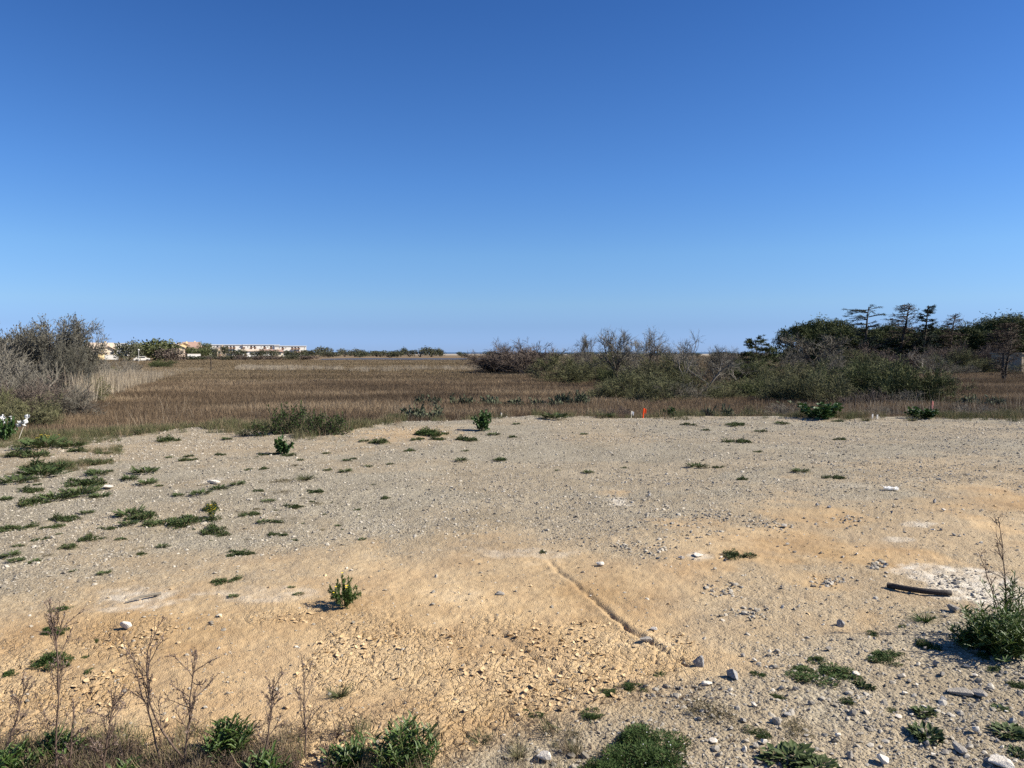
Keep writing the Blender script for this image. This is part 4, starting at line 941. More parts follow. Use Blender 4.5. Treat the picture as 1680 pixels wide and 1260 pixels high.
# garden walls, lamp, car
def wall(px, Y, wpx, hh, label):
    o = ob('garden_wall', None); W = wpx / F * Y; o.location = (xx(px, Y), Y, -1); o.rotation_euler = (0, 0, .5); bx('wall_body', o, M['wall_white'], 0, W, 0, .25, 0, hh); bx('coping', o, M['wall_cream'], -.05, W + .05, -.05, .3, hh, hh + .1)
    return tag(o, label, 'wall', 'garden walls')
wall(172, 226, 20, 1.9, 'pale garden wall below the cream house'); wall(308, 290, 20, 2.0, 'white garden wall below the red roofs')
g = Geo(); P = np.array([[[0, 0, 0], [0, 0, 1.5], [0, 0, 3.1]]]); tubes(g, P, .06, .05, 8); lp = ob('street_lamp', None); lp.location = (xx(228, 195), 195, -1)
ob('pole', g.build('pole', M['wall_white'], True), lp); g = Geo(); V, Fc = ico(); g.add(V * [.26, .26, .22] + [0, 0, 3.25], Fc); ob('lamp_head', g.build('lamp_head', M['wall_white'], True), lp); tag(lp, 'white street lamp between the two nearest distant trees', 'street lamp')
def car(px, Y, label):
    o = ob('parked_car', None); o.location = (xx(px, Y), Y, -.8); o.rotation_euler = (0, 0, .5)
    prof = [(-2, .35), (-2, .8), (-1.6, .95), (-1.1, 1.4), (.7, 1.42), (1.2, .98), (1.95, .85), (2, .35)]
    V = [(x_, -.8, z_) for x_, z_ in prof] + [(x_, .8, z_) for x_, z_ in prof]; n_ = len(prof); me = bpy.data.meshes.new('body')
    me.from_pydata(V, [], [list(range(n_))[::-1], list(range(n_, 2 * n_))] + [[k, (k + 1) % n_, n_ + (k + 1) % n_, n_ + k] for k in range(n_)]); me.materials.append(M['wall_white']); ob('body', me, o)
    bx('side_window', o, M['pane'], -1.1, .75, -.82, -.803, .98, 1.3)
    for x_ in (-1.25, 1.25):
        g = Geo(); th = np.arange(14) / 14 * 6.283; V = np.concatenate([[[x_ + .33 * math.cos(t), y_, .33 + .33 * math.sin(t)] for t in th] for y_ in (-.86, -.62)])
        g.add(V, [[k, (k + 1) % 14, 14 + (k + 1) % 14, 14 + k] for k in range(14)]); g.add(V[:14], [list(range(14))]); ob('wheel', g.build('wheel', M['pane']), o)
    return tag(o, label, 'car')
car(233, 205, 'white car parked under the round green tree')
# stone hut at the right edge
o = ob('stone_hut', None); o.location = (xx(1676, 90), 90, -1); o.rotation_euler = (0, 0, .3)
bx('wall', o, M['hut_stone'], 0, 4, 0, 4, 0, 2.45)
g = Geo(); box(g, -.15, 4.15, -.15, 4.15, 2.45, 2.6); ob('roof', g.build('roof', M['hut_stone']), o); tag(o, 'small flat roofed stone hut at the right picture edge', 'hut')
# post in the marsh
def tube_obj(name, pts, r0, r1, m, sides=8, cap=True, parent=None):
    g = Geo(); P = np.array([pts], float); tubes(g, P, r0, r1, sides)
    if cap:
        K = P.shape[1]; g.F.append((np.array([list(range(sides))[::-1]]), 0)); g.F.append((np.array([[(K - 1) * sides + q for q in range(sides)]]), 0))
    return ob(name, g.build(name, m, False), parent)
p = tube_obj('wooden_post', [(0, 0, -.2), (.03, 0, .8), (.0, 0, 1.9)], .09, .07, M['bark']); p.location = (xx(346, 100), 100, -1); tag(p, 'single dark wooden post in the marsh by the end of the reeds', 'post')

# ------------------------------------------------------------ weeds on the lot
def mesh_rosette(k, m, n=110, tooth=True, leaf=.42, rise=.75):
    g = Geo(); r0 = (rnd(n) ** .6) * .5; a = rnd(n) * 6.283; p = np.stack([np.cos(a) * r0, np.sin(a) * r0, .03 + .1 * rnd(n)], 1)
    b = a + rn(n) * .5; d = np.stack([np.cos(b), np.sin(b), rise * rnd(n)], 1); put(g, *(TOOTH if tooth else DIAM), p, d, norm(np.array([[0, 0, 1.]]) + rn(n, 3) * .25), leaf * (.45 + .7 * rnd(n)))
    q = n // 5; j = rng.integers(0, n, q); put(g, *(TOOTH if tooth else DIAM), p[j] * [1.25, 1.25, .6], d[j] + rn(q, 3) * .4, norm(np.array([[0, 0, 1.]]) + rn(q, 3) * .4), leaf * .7 * (.4 + .7 * rnd(q)), 1)
    return g.build('rosette_%d' % k, [M[m], M['weed_brown']])
def mesh_mat(k, m, n=1500, leaf=.09, hh=.25, petals=0, nc=26):
    """ragged patch: many little sprays of leaflets of unequal size, with bare gaps between them"""
    g = Geo(); q = rng.random(nc); a = rnd(nc) * 6.283; cr_ = q ** .6 * .95; cx = np.stack([np.cos(a) * cr_, np.sin(a) * cr_ * .8], 1); cs = (.10 + .22 * rnd(nc) ** 1.5) * (1.15 - .5 * cr_)
    i = rng.choice(nc, n, p=cs ** 2 / (cs ** 2).sum()); b = rnd(n) * 6.283; r = rnd(n) ** .6 * cs[i]
    hz = hh * (.35 + .9 * rnd(nc))[i] * (cs[i] / .3)
    p = np.stack([cx[i, 0] + np.cos(b) * r, cx[i, 1] + np.sin(b) * r, hz * (1 - .7 * (r / cs[i]) ** 2) * rnd(n) ** .7 + .005], 1)
    d = np.stack([np.cos(b), np.sin(b), .2 + .9 * rnd(n)], 1) + rn(n, 3) * .35
    put(g, *LANCE4, p, norm(d), norm(rn(n, 3) * .6 + [0, 0, 1]), leaf * (.4 + .9 * rnd(n)))
    q = n // 7; j = rng.integers(0, n, q); put(g, *LANCE4, p[j] * [1.1, 1.1, .8], norm(d[j] + rn(q, 3) * .6), norm(rn(q, 3)), leaf * (.4 + .9 * rnd(q)), 2)
    if petals:
        i = rng.integers(0, n, petals); put(g, *ROUND, p[i] + [0, 0, .06], norm(rn(petals, 3) * [1, 1, .1]), np.repeat([[0, -.4, 1.]], petals, 0), .02, 1)
    return g.build('leaf_mat_%d' % k, [M[m], M['white_petal'], M['weed_brown']])
def mesh_spiky(k, m, n=150, wd=.03):
    g = Geo(); a = rnd(n) * 6.283; p = np.stack([np.cos(a) * .15 * rnd(n), np.sin(a) * .15 * rnd(n), np.zeros(n)], 1); el = .25 + 1.1 * rnd(n)
    P = lines(p, np.stack([np.cos(a), np.sin(a), el], 1), .5 + .6 * rnd(n), 4, .1, -.08); ribbons(g, P, wd, wd * .2); return g.build('spiky_%d' % k, M[m])
def mesh_bush(k, m, n=900, leaf=.16, tpl=ROUND, hh=1.0, flowers=0, fm='yellow'):
    g = Geo(); st = 26; a = rnd(st) * 6.283; o_ = rnd(st); P = lines(np.stack([np.cos(a) * .12, np.sin(a) * .12, -.03 + 0 * a], 1), np.stack([np.cos(a) * o_ * 1.3, np.sin(a) * o_ * 1.3, np.full(st, .9)], 1), (.7 + .35 * rnd(st)), 5, .1, .03); tubes(g, P, .018, .008, 4, 1)
    Q = sprout(P, 5, .2, 1, .15, .4, .6, .1, 3); ribbons(g, Q, .014, .008, 1)
    i = rng.integers(0, len(Q), n); p, d = along(Q[i], rnd(n)); p[:, 2] = np.abs(p[:, 2]) + .01
    put(g, *tpl, p, norm(d + rn(n, 3) * .8), norm(rn(n, 3) * .5 + [0, 0, 1]), leaf * (.5 + .7 * rnd(n)))
    if flowers:
        t = Q[rng.integers(0, len(Q), flowers), -1] + [0, 0, .08]
        for q in range(6):
            an = q * 1.047; put(g, *DIAM, t + [0, 0, .03], np.repeat([[math.cos(an), math.sin(an), .25]], flowers, 0), np.repeat([[0, -.3, 1.]], flowers, 0), .075, 2)
    return g.build('bush_%d' % k, [M[m], M['stem_green'], M[fm]])
WM = {'ros': [mesh_rosette(k, 'weed') for k in range(4)], 'bright': [mesh_mat(k, 'weed_bright', 3000, .12, .34, 8 if k == 0 else 0) for k in range(3)],
      'brown': [mesh_mat(k + 5, 'weed_brown', 1500, .07, .30) for k in range(2)], 'spiky': [mesh_spiky(k, 'weed_bright') for k in range(2)], 'spikyb': [mesh_spiky(k + 3, 'grass') for k in range(2)],
      'dark': [mesh_mat(k + 9, 'weed', 1300, .17, .42) for k in range(3)], 'broad': [mesh_rosette(k + 9, 'weed', 130, False, .34, .8) for k in range(2)],
      'bush': [mesh_bush(k, 'mallow') for k in range(3)]}
bigmat = mesh_mat(31, 'weed_bright', 20000, .06, .34, 18, 90)
broadbig = None
LAND = [('dark pipe', 1507, 972), ('yellow flowered bush', 565, 990), ('lone white stone', 208, 1032), ('dry stick', 235, 985), ('orange stake', 1055, 683), ('white scrap', 1462, 806), ('round leafy bush', 793, 706),
        ('rut end', 1128, 1096), ('rut start', 892, 908), ('chalky rock', 352, 790), ('largest weed patch', 280, 862), ('left thicket', 60, 700), ('spiky grass tuft', 1517, 1020), ('right edge plant', 1640, 1060),
        ('fern like mat', 1060, 1215), ('pale bare patch', 1017, 825), ('blue grey stone pair', 1190, 1100), ('clay rosette', 1210, 915), ('pale rock', 180, 800), ('long green mat', 1347, 1105), ('pale slab pair', 1590, 1140),
        ('white corner stone', 1640, 1255), ('broad grey leaves', 1293, 1235), ('glossy dark rosette', 1520, 1205), ('wispy brown tuft', 1167, 1170), ('rubble heap', 1180, 846), ('glossy lot edge bush', 1350, 685), ('upright weed bush', 463, 740)]
LW = [(n_, *gp(a, b)) for n_, a, b in LAND]
USED = {}
def where(x, y, skip=None):
    c = sorted((math.hypot(x - a, (y - b)), n_, a, b) for n_, a, b in LW if n_ != skip)[0]; d, n_, a, b = c
    dx, dy = x - a, y - b
    lr = '' if abs(dx) < .35 * d else ('right' if dx > 0 else 'left'); fb = '' if abs(dy) < .35 * d else ('behind' if dy > 0 else 'in front')
    dist = 'touching' if d < .15 else 'a hand' if d < .35 else 'half a step' if d < .7 else 'one step' if d < 1.3 else 'two steps' if d < 2.2 else 'three steps' if d < 3.2 else 'well away'
    side = (('rear ' if fb == 'behind' else 'front ' if fb else '') + lr).strip()
    return '%s %s of %s' % (dist, side, n_)
KW = {'ros': 'toothed weed', 'bright': 'fresh feathery weed mat', 'brown': 'brownish weed', 'spiky': 'spiky grass tuft', 'spikyb': 'dull spiky tuft', 'dark': 'dark matted weed', 'broad': 'broad leaved weed', 'bush': 'leafy green bush'}
PEND = []
def weed(key, px, py, wpx, hpx=None, label=None, name='weed'):
    x, y = gp(px, py); wid = wpx / F * y; me = WM[key][rng.integers(len(WM[key]))]
    o = ob(name, me, None, (x, y, h1(x, y) - .003), (0, 0, rng.random() * 6.28)); s = wid / 2 / .80
    # low weeds spread on the ground: their seen depth is foreshortened
    hs_ = s * .85 if hpx is None else hpx / F * y / {'bush': 1.15, 'spiky': .8, 'spikyb': .8}.get(key, .5)
    o.scale = (s, s * .8, hs_ if key not in ('bush', 'spiky', 'spikyb') or hpx else s)
    if label: tag(o, label, 'weed')
    else:
        sz = 'tiny' if wid < .16 else 'small' if wid < .3 else 'middling' if wid < .55 else 'large'
        tag(o, '', 'weed'); PEND.append((o, '%s %s' % (sz, KW[key]), x, y))
    return o
ORDN = ['first', 'second', 'third', 'fourth', 'fifth', 'sixth', 'seventh', 'eighth', 'ninth', 'tenth', 'eleventh', 'twelfth', 'thirteenth', 'fourteenth', 'fifteenth', 'sixteenth', 'seventeenth', 'eighteenth', 'nineteenth', 'twentieth']
def number_from_left(L):
    L.sort(key=lambda o: o.location.x / o.location.y)
    for i, o in enumerate(L): o['label'] = ORDN[min(i, 19)] + ' from left, ' + o['label']
def settle_labels(group='weeds scattered over the lot'):
    by = {}
    for o, k, x, y in PEND: by.setdefault(k + ' ' + where(x, y), []).append(o)
    for lab, L in by.items():
        if len(L) > 1: lab = lab.replace(' weed mat', ' weed')
        for o in L: o['label'] = lab; o['group'] = group
        if len(L) > 1: number_from_left(L)
    PEND.clear()
W_ROS = [(8, 823, 30), (27, 793, 60), (53, 808, 35), (67, 780, 80), (80, 770, 60), (104, 768, 40), (50, 750, 60), (73, 737, 90), (117, 735, 50), (127, 743, 30), (137, 797, 60), (57, 828, 50), (133, 813, 70), (163, 817, 35), (97, 821, 60), (160, 780, 45),
         (237, 777, 50), (213, 788, 35), (243, 795, 40), (157, 762, 40), (173, 747, 18), (310, 752, 20), (306, 758, 24), (278, 754, 15), (277, 723, 40), (373, 721, 22), (143, 843, 26), (107, 853, 40), (90, 866, 30), (27, 868, 40), (143, 886, 32), (113, 899, 30),
         (17, 913, 35), (27, 923, 30), (57, 922, 25), (30, 898, 20), (213, 848, 55), (235, 853, 50), (211, 864, 35), (347, 871, 45), (364, 877, 25), (330, 814, 35), (360, 804, 35), (390, 797, 28), (293, 815, 25), (410, 845, 25), (440, 823, 25), (433, 855, 25), (480, 832, 25),
         (517, 808, 25), (423, 808, 18), (433, 770, 15), (408, 771, 14), (567, 774, 25), (267, 897, 26), (390, 908, 38), (412, 905, 16), (233, 910, 18), (370, 953, 35), (170, 942, 24), (120, 939, 12), (490, 975, 20), (478, 965, 14), (383, 980, 20), (810, 715, 22), (767, 722, 35),
         (842, 718, 16), (623, 727, 34), (597, 725, 20), (685, 722, 20), (718, 722, 22), (757, 755, 28), (820, 754, 28), (672, 739, 18), (763, 739, 10), (910, 689, 50), (993, 685, 38), (958, 714, 14), (847, 698, 15), (965, 776, 22), (915, 772, 10), (632, 817, 16), (1023, 767, 10), (890, 904, 14),
         (1130, 696, 20), (1143, 768, 35), (1178, 769, 15), (1283, 694, 26), (1158, 705, 18), (1248, 707, 16), (1312, 778, 30), (1368, 787, 26), (1217, 788, 20), (1375, 690, 16), (1380, 721, 20), (1243, 744, 12), (640, 760, 14), (580, 752, 14)]
for a, b, c in W_ROS: weed('ros' if rng.random() < .55 else 'dark', a, b, c * 1.15)
for k in range(150):
    a, b = 620 * rng.random() ** 1.2, 738 + 150 * rng.random()
    x_, y_ = gp(a, b)
    if fbm(np.array([x_ * .8]), np.array([y_ * .8]), 3, 70)[0] > .47: weed(('ros', 'dark', 'brown')[rng.integers(3)], a, b, 8 + 16 * rng.random() ** 1.5)
for a, b, c, h_ in [(255, 861, 62, 12), (290, 860, 74, 16), (325, 855, 52, 12), (347, 840, 30, 20), (1208, 697, 38, 8), (1210, 727, 38, 10)]: weed('dark', a, b, c, h_)
weed('dark', 1205, 917, 46, 13, 'grey green leafy rosette on bare clay beside white chips'); weed('ros', 1230, 918, 30)
for a, b, c in [(147, 955, 15), (80, 911, 30), (160, 820, 40), (400, 790, 30), (455, 808, 60), (400, 840, 46), (480, 850, 40), (520, 825, 34), (430, 790, 40), (230, 900, 20)]: weed('brown', a, b, c, 4)
weed('spikyb', 502, 786, 46, 14); weed('brown', 470, 790, 60, 8); weed('spikyb', 1420, 690, 26, 9); weed('spikyb', 1497, 690, 30, 9)
for a, b, c in [(100, 1002, 30), (90, 1040, 45), (142, 1108, 26), (142, 1080, 24), (157, 1056, 15), (1082, 1109, 26), (1037, 1133, 46), (993, 1141, 36), (860, 1165, 22), (883, 1174, 26), (973, 1178, 44), (1430, 1042, 28), (1340, 1088, 32), (1617, 1085, 38), (1637, 1106, 36), (1667, 1127, 42), (1243, 1110, 26), (1277, 1146, 26), (1393, 1156, 30), (20, 1106, 30), (1483, 1033, 20), (707, 714, 60)]:
    weed('bright', a, b, c)
weed('bright', 83, 1092, 66, 22, 'bright green feathery tuft behind the tall dry stalks at left'); weed('bright', 1460, 1083, 66, 14, 'fresh green weed mat left of the big right hand plant')
weed('bright', 1347, 1112, 106, 16, 'longest fresh green weed mat, lying behind a small tan stone'); weed('spiky', 1517, 1024, 56, 22, 'spiky bright grass tuft right below the dark pipe'); weed('bright', 1523, 1062, 46, 12)
weed('broad', 1417, 1130, 46, 14); weed('broad', 1517, 1170, 60, 16); weed('bright', 1460, 1166, 28); weed('broad', 1520, 1210, 84, 26, 'glossy dark rosette among white stones near the bottom right'); weed('broad', 1640, 1165, 44, 10)
weed('broad', 1657, 1205, 84, 22, 'wide glossy weed at the right picture edge, lower one'); weed('broad', 1670, 1235, 60, 14); weed('brown', 1167, 1175, 100, 26, 'wispy brown moss like tuft right above the fern like green mat')
weed('brown', 1307, 1200, 76, 26, 'wispy brown tuft above the broad grey leaves near the bottom'); weed('bright', 1243, 1205, 44, 12); weed('broad', 1293, 1245, 120, 30, 'broad grey green leaved plant between bottom stones'); weed('broad', 1340, 1262, 90, 24)
weed('spikyb', 787, 1215, 60, 22); weed('spikyb', 557, 1146, 52, 26, 'dull grassy tuft left of the cracked clay, halfway up'); weed('spikyb', 850, 1240, 60, 30)
# fern like mat bottom centre
for px, py, wpx, hpx, lab in [(1060, 1250, 240, 44, 'large fern like bright green mat with tiny white flowers, bottom centre'), (1000, 1275, 150, 50, 'lower left lobe of bright green cover cut by the bottom edge')]:
    x, y = gp(px, py); o = ob('leaf_mat', bigmat, None, (x, y, h1(x, y)), (0, 0, px * .01)); sm = wpx / F * y / 2; o.scale = (sm, sm * .8, hpx / F * y * 2.1); tag(o, lab, 'ground cover plant')
# bushes on the lot edge
for px, py, wpx, hpx, lab in [(793, 707, 42, 32, 'round dark leafy bush alone on the gravel edge'), (463, 746, 40, 28, 'small upright weed bush alone on gravel, nearest of the left ones'), (1350, 687, 74, 32, 'largest glossy green bush at the far lot edge'),
                              (1513, 686, 56, 22, 'glossy green bush in front of the pink marker'), (1100, 682, 24, 15, 'smallest glossy bush, right of the orange stake'), (75, 706, 62, 28, 'dark green bush right of the white rags'), (10, 725, 36, 44, 'dark green bush at the left edge below the white rags'), (320, 686, 30, 12, 'bright green low bush on the verge, middle left')]:
    weed('bush', px, py, wpx, hpx, lab, 'leafy_bush')
x, y = gp(565, 996)
yb = mesh_bush(50, 'lance', 5200, .13, LANCE, 1, 8); o = ob('flowering_bush', yb, None, (x, y, h1(x, y)), (0, 0, 1)); s = 60 / F * y / 2; o.scale = (s, s, 52 / F * y / 1.15); tag(o, 'small bush with yellow flowers on bare orange clay', 'bush')
yb2 = mesh_bush(51, 'weed_bright', 900, .12, DIAM, 1, 60)
for px, py, wp, hp_, lab in [(75, 727, 40, 16, 'yellow green flowering bush in front of the dark bush on the left'), (347, 850, 24, 24, 'small yellow flowered weed at the end of the largest weed patch')]:
    x, y = gp(px, py); o = ob('flowering_bush', yb2, None, (x, y, h1(x, y)), (0, 0, px)); s = wp / F * y / 2; o.scale = (s, s, hp_ / F * y / 1.1); tag(o, lab, 'bush')
# tall dark weeds clump by the verge
tw_ = shrub_meshes('verge_weed', .55, .35, 'twig_brown', 12, 6, 5, 0, .4, .006, bark='bark', wood=.03, leafm='weed_bright', leafn=1500)
PROTO['vergeweed'] = ('verge_weed', [tw_]); WREF['vergeweed'] = [(.55, .8, 0)]
for px, py, top, wp, lab in [(422, 716, 682, 46, 'dark weed, leftmost of the tall clump on the lot edge'), (455, 714, 650, 56, 'tall brown topped weed in the clump on the lot edge'), (486, 712, 645, 58, 'tallest brown topped weed of the clump on the lot edge'), (515, 716, 660, 66, 'bushy weed in the right half of the clump'),
                             (548, 715, 666, 64, 'bushy green footed weed at the right end of the clump'), (398, 716, 700, 30, 'low weed left of the tall clump'), (225, 714, 700, 36, 'low green weed on the verge before the marsh, far from the clump'), (600, 694, 676, 30, 'pale weed behind the lot edge, right of the clump')]:
    x, y = gp(px, py); h_ = (py - top) / F * y; v = plant('vergeweed', px, y, top, wp, lab, 'weed', 'tall weeds on the lot edge', 0, zb=h1(x, y))
settle_labels()

for g_ in ('undergrowth beneath the pines', 'hedge bushes below the white flats', 'row of trees beyond the lagoon', 'skyline bushes', 'lagoon bank bushes'):
    number_from_left([o for o in S.objects if o.get('group') == g_ and o.parent is None])
# ------------------------------------------------------------ leafy plants in the foreground (stem and leaf as pieces)
NARROW = (LANCE[0] * [1, .75, 1.2], LANCE[1])
lg = Geo(); lg.add(LANCE[0] * [1, .85, 1], LANCE[1]); LEAFME = lg.build('leaf', M['lance'], True)
lg = Geo(); lg.add(LANCE[0] * [1, .65, 1.8], LANCE[1]); LEAFME2 = lg.build('leaf', M['lance'], True)
def orient(d, up):
    x = Vector(d).normalized(); y = Vector(up).cross(x).normalized(); z = x.cross(y); return Matrix((x, y, z)).transposed().to_quaternion()
def leafy(px, py, hpx, wpx, shoots, label, leaves=16, leaf=.056, lean=.9, mass=22):
    shoots = min(int(shoots * 1.4), 299 // leaves)
    x, y = gp(px, py); hh = hpx / F * y; rad = wpx / F * y / 2
    root = ob('leafy_plant', None); root.location = (x, y, h1(x, y) - .01); tag(root, label, 'leafy plant', 'leafy green plants along the near verge')
    for s_ in range(shoots):
        a = rng.random() * 6.283; o_ = rng.random() ** .7; P = lines(np.array([[math.cos(a) * rad * .25 * o_, math.sin(a) * rad * .25 * o_, 0]]), np.array([[math.cos(a) * o_ * rad / hh * lean, math.sin(a) * o_ * rad / hh * lean, 1.]]), np.array([hh * (1 - .35 * o_) * (.75 + .25 * rng.random())]), 6, .06, .02)
        g = Geo(); tubes(g, P, .0032, .0016, 5); sh = ob('shoot', g.build('shoot', M['stem_green'], True), root)
        for k in range(leaves):
            t = .2 + .8 * (k + rng.random() * .5) / leaves; t = min(t, 1); p, d = along(P, np.array([t])); an = k * 2.4 + rng.random() * .4
            el = .25 + 1.1 * max(0, t - .55) + rng.random() * .3; dv = (math.cos(an), math.sin(an), el)
            l = ob('leaf', LEAFME if rng.random() < .6 else LEAFME2, sh, p[0]); l.rotation_mode = 'QUATERNION'; l.rotation_quaternion = orient(dv, (rng.normal() * .2, rng.normal() * .2, 1)); q = leaf * (.65 + .5 * rng.random()) * (1.1 - .4 * abs(t - .6)); l.scale = (q, q, q)
    if mass:
        P = lines(np.stack([rn(mass) * rad * .25, rn(mass) * rad * .2, np.zeros(mass)], 1), np.stack([rn(mass) * rad / hh * lean * .6, rn(mass) * rad / hh * lean * .6, np.ones(mass)], 1), hh * (.3 + .5 * rnd(mass)), 5, .14)
        g = Geo(); tubes(g, P, .0025, .0015, 3, 1); q = mass * 26; i = rng.integers(0, mass, q); p, d = along(P[i], .1 + .9 * rnd(q)); a = rnd(q) * 6.283
        put(g, *NARROW, p, np.stack([np.cos(a), np.sin(a), .2 + .6 * rnd(q)], 1), norm(rn(q, 3) * .3 + [0, 0, 1]), leaf * (.5 + .4 * rnd(q)), 0); fo = ob('foliage', g.build('foliage', [M['lance'], M['stem_green']], True), root); fo['kind'] = 'stuff'
    return root
leafy(665, 1262, 100, 160, 15, 'leafy green plant with upright shoots, bottom edge left of centre', 15)
leafy(378, 1240, 72, 130, 14, 'leafy plant among dry twigs, in the lower left third', 14)
leafy(98, 1250, 56, 90, 9, 'small leafy plant between the dry stalks at lower left', 12)
leafy(10, 1290, 72, 120, 11, 'leafy plant cut by the bottom left corner', 14)
leafy(565, 1262, 48, 90, 9, 'low leafy plant just left of the upright shoots', 12)
leafy(440, 1280, 54, 120, 11, 'low leafy plant at the bottom, below the lower left one', 12)
leafy(1640, 1075, 100, 170, 34, 'big leafy plant at the right picture edge', 16, .06, 1.7, 190)
leafy(1655, 1050, 130, 70, 8, 'tall leafy shoots rising behind the big plant at right', 18, .05, .7, 10)
leafy(1590, 1068, 40, 60, 8, 'low leafy plant at the left foot of the big right one', 12, .045)
leafy(205, 1285, 36, 60, 6, 'low leafy plant cut by the bottom edge, near the left', 10)

# ------------------------------------------------------------ dry stalks
def stalk(px, py, tpx, tpy, label, br=14, seeds=160, bend=0.0, blen=.35, thick=.0042):
    x, y = gp(px, py); z0 = h1(x, y) if y > 1 else 0; tz = zz(tpy, y); tx = xx(tpx, y) ; root = ob('dry_stalk', None); root.location = (x, y, z0)
    T = np.array([tx - x, .03 * rn(), tz - z0]); n_ = 9; t = np.linspace(0, 1, n_)[:, None]
    side = np.array([1., 0, 0]) * bend; P = (T[None] * t + side[None] * np.sin(t * math.pi) + np.cumsum(rn(n_, 3) * .004, 0))[None]
    P[:, 0] = 0; L = np.linalg.norm(T)
    g = Geo(); tubes(g, P, thick, thick * .4, 6); ob('stem', g.build('stem', M['dry_stem'], True), root)
    B = sprout(P, br, .22, .92, L * blen * .5, L * blen, .55, .25, 5, .12, .05)
    C = sprout(B, 5, .25, 1, L * .05, L * .14, .6, .1, 4, .15)
    g = Geo(); tubes(g, B, thick * .5, thick * .25, 4); tubes(g, C, thick * .3, thick * .2, 3); ob('branches', g.build('branches', M['dry_stem'], True), root)
    g = Geo(); i = rng.integers(0, len(C), seeds); p, d = along(C[i], .3 + .7 * rnd(seeds)); j = rng.integers(0, len(B), seeds // 3); p2, d2 = along(B[j], .3 + .7 * rnd(len(j))); p = np.concatenate([p, p2]); d = np.concatenate([d, d2])
    for _ in range(3): put(g, *DIAM, p + rn(len(p), 3) * .0015, norm(d + rn(len(p), 3) * .9), norm(rn(len(p), 3)), .0062 * (.4 + rnd(len(p))))
    ob('seed_heads', g.build('seed_heads', M['seed_head']), root)
    return tag(root, label, 'dry stalk', 'dry brown stalks along the near verge')
stalk(88, 1292, 62, 1026, 'tallest dry branching stalk at the far left', 16, 300, blen=.32)
stalk(0, 1262, 30, 1120, 'dry stalk leaning in from the left picture edge', 10, 160)
stalk(112, 1300, 112, 1160, 'short dry stalk next to the small leafy plant', 10, 140)
stalk(170, 1300, 172, 1132, 'slender dry stalk, third from the left edge', 16, 320, blen=.3)
stalk(308, 1255, 238, 1034, 'long dry stalk arching over to the left', 10, 240, bend=-.09, blen=.42, thick=.0045)
stalk(300, 1268, 318, 1080, 'dry stalk with reddish seed heads crossing the arching one', 16, 420)
stalk(265, 1262, 214, 1098, 'thin dry stalk left of the arching one', 6, 90)
stalk(430, 1270, 441, 1102, 'upright dry stalk right of the lower left leafy plant', 12, 240, blen=.28)
stalk(502, 1245, 490, 1108, 'dry stalk forking into a wide V', 8, 90, blen=.6, thick=.004)
stalk(1655, 1045, 1640, 850, 'tall thin dry stalk rising above the big right hand plant', 10, 120, blen=.22)
stalk(1640, 1010, 1612, 905, 'short thin dry stalk left of the tall one at right', 5, 50)
n = 2200; q = [gp(-40 + 640 * a ** 1.0, 1185 + 110 * b ** .7) for a, b in zip(rnd(n), rnd(n))]; x = np.array([a[0] for a in q]); y = np.array([a[1] for a in q]); pp, qq = to_px(x, y)
k = (rnd(n) < .12 + .7 * sstep(1190, 1270, qq) * (fbm(x * 3, y * 3, 2, 80) > .42)); k &= rnd(len(k)) < .6; x, y = x[k], y[k]
def twiglet(k):
    g = Geo(); n_ = 7; a = rnd(n_) * 6.283; P = lines(np.zeros((n_, 3)), np.stack([np.cos(a), np.sin(a), .3 + rnd(n_)], 1), .3 + .7 * rnd(n_), 5, .25); ribbons(g, P, .02, .01)
    Q = sprout(P, 5, .2, 1, .1, .3, .8, .1, 3, .2); ribbons(g, Q, .014, .008); i = rng.integers(0, len(Q), 50); p, d = along(Q[i], rnd(50)); put(g, *DIAM, p, norm(d + rn(50, 3)), norm(rn(50, 3)), .07 * (.4 + rnd(50)))
    return g.build('twiglet_%d' % k, M['dry_stem'])
TWL = [twiglet(k) for k in range(5)]
scatter('dry_undergrowth', 'tangle of dry twigs and stems along the near verge', np.stack([x, y, H(x, y)], 1), .05 + .08 * rnd(len(x)), TWL, tilt=.3)
n = 9000; q = [gp(500 + 900 * a, 1120 + 160 * b) for a, b in zip(rnd(n), rnd(n))]; x = np.array([a[0] for a in q]); y = np.array([a[1] for a in q]); cl = clay_mask(x, y)
k = rnd(n) < (4 * cl * (1 - cl)) * .6 * sstep(.4, .6, fbm(x * 3, y * 3, 3, 94)) + .10; x, y = x[k], y[k]
scatter('dry_litter', 'brown dry bits of stem and leaf on the soil between clay and gravel', np.stack([x, y, H(x, y)], 1), .012 + .03 * rnd(len(x)), TWL, tilt=1.2)
n = 1500; q = [gp(-40 + 1000 * a, 1180 + 110 * b ** .6) for a, b in zip(rnd(n), rnd(n))]; x = np.array([a[0] for a in q]); y = np.array([a[1] for a in q]); pp, qq = to_px(x, y)
k = rnd(n) < sstep(1180, 1270, qq) * (fbm(x * 4, y * 4, 2, 81) > .45) * .7; x, y = x[k], y[k]
scatter('near_verge_grass', 'short mixed green and straw grass at the very front', np.stack([x, y, H(x, y)], 1), .2 + .45 * rnd(len(x)), tg[:2] + tst, tilt=.3)

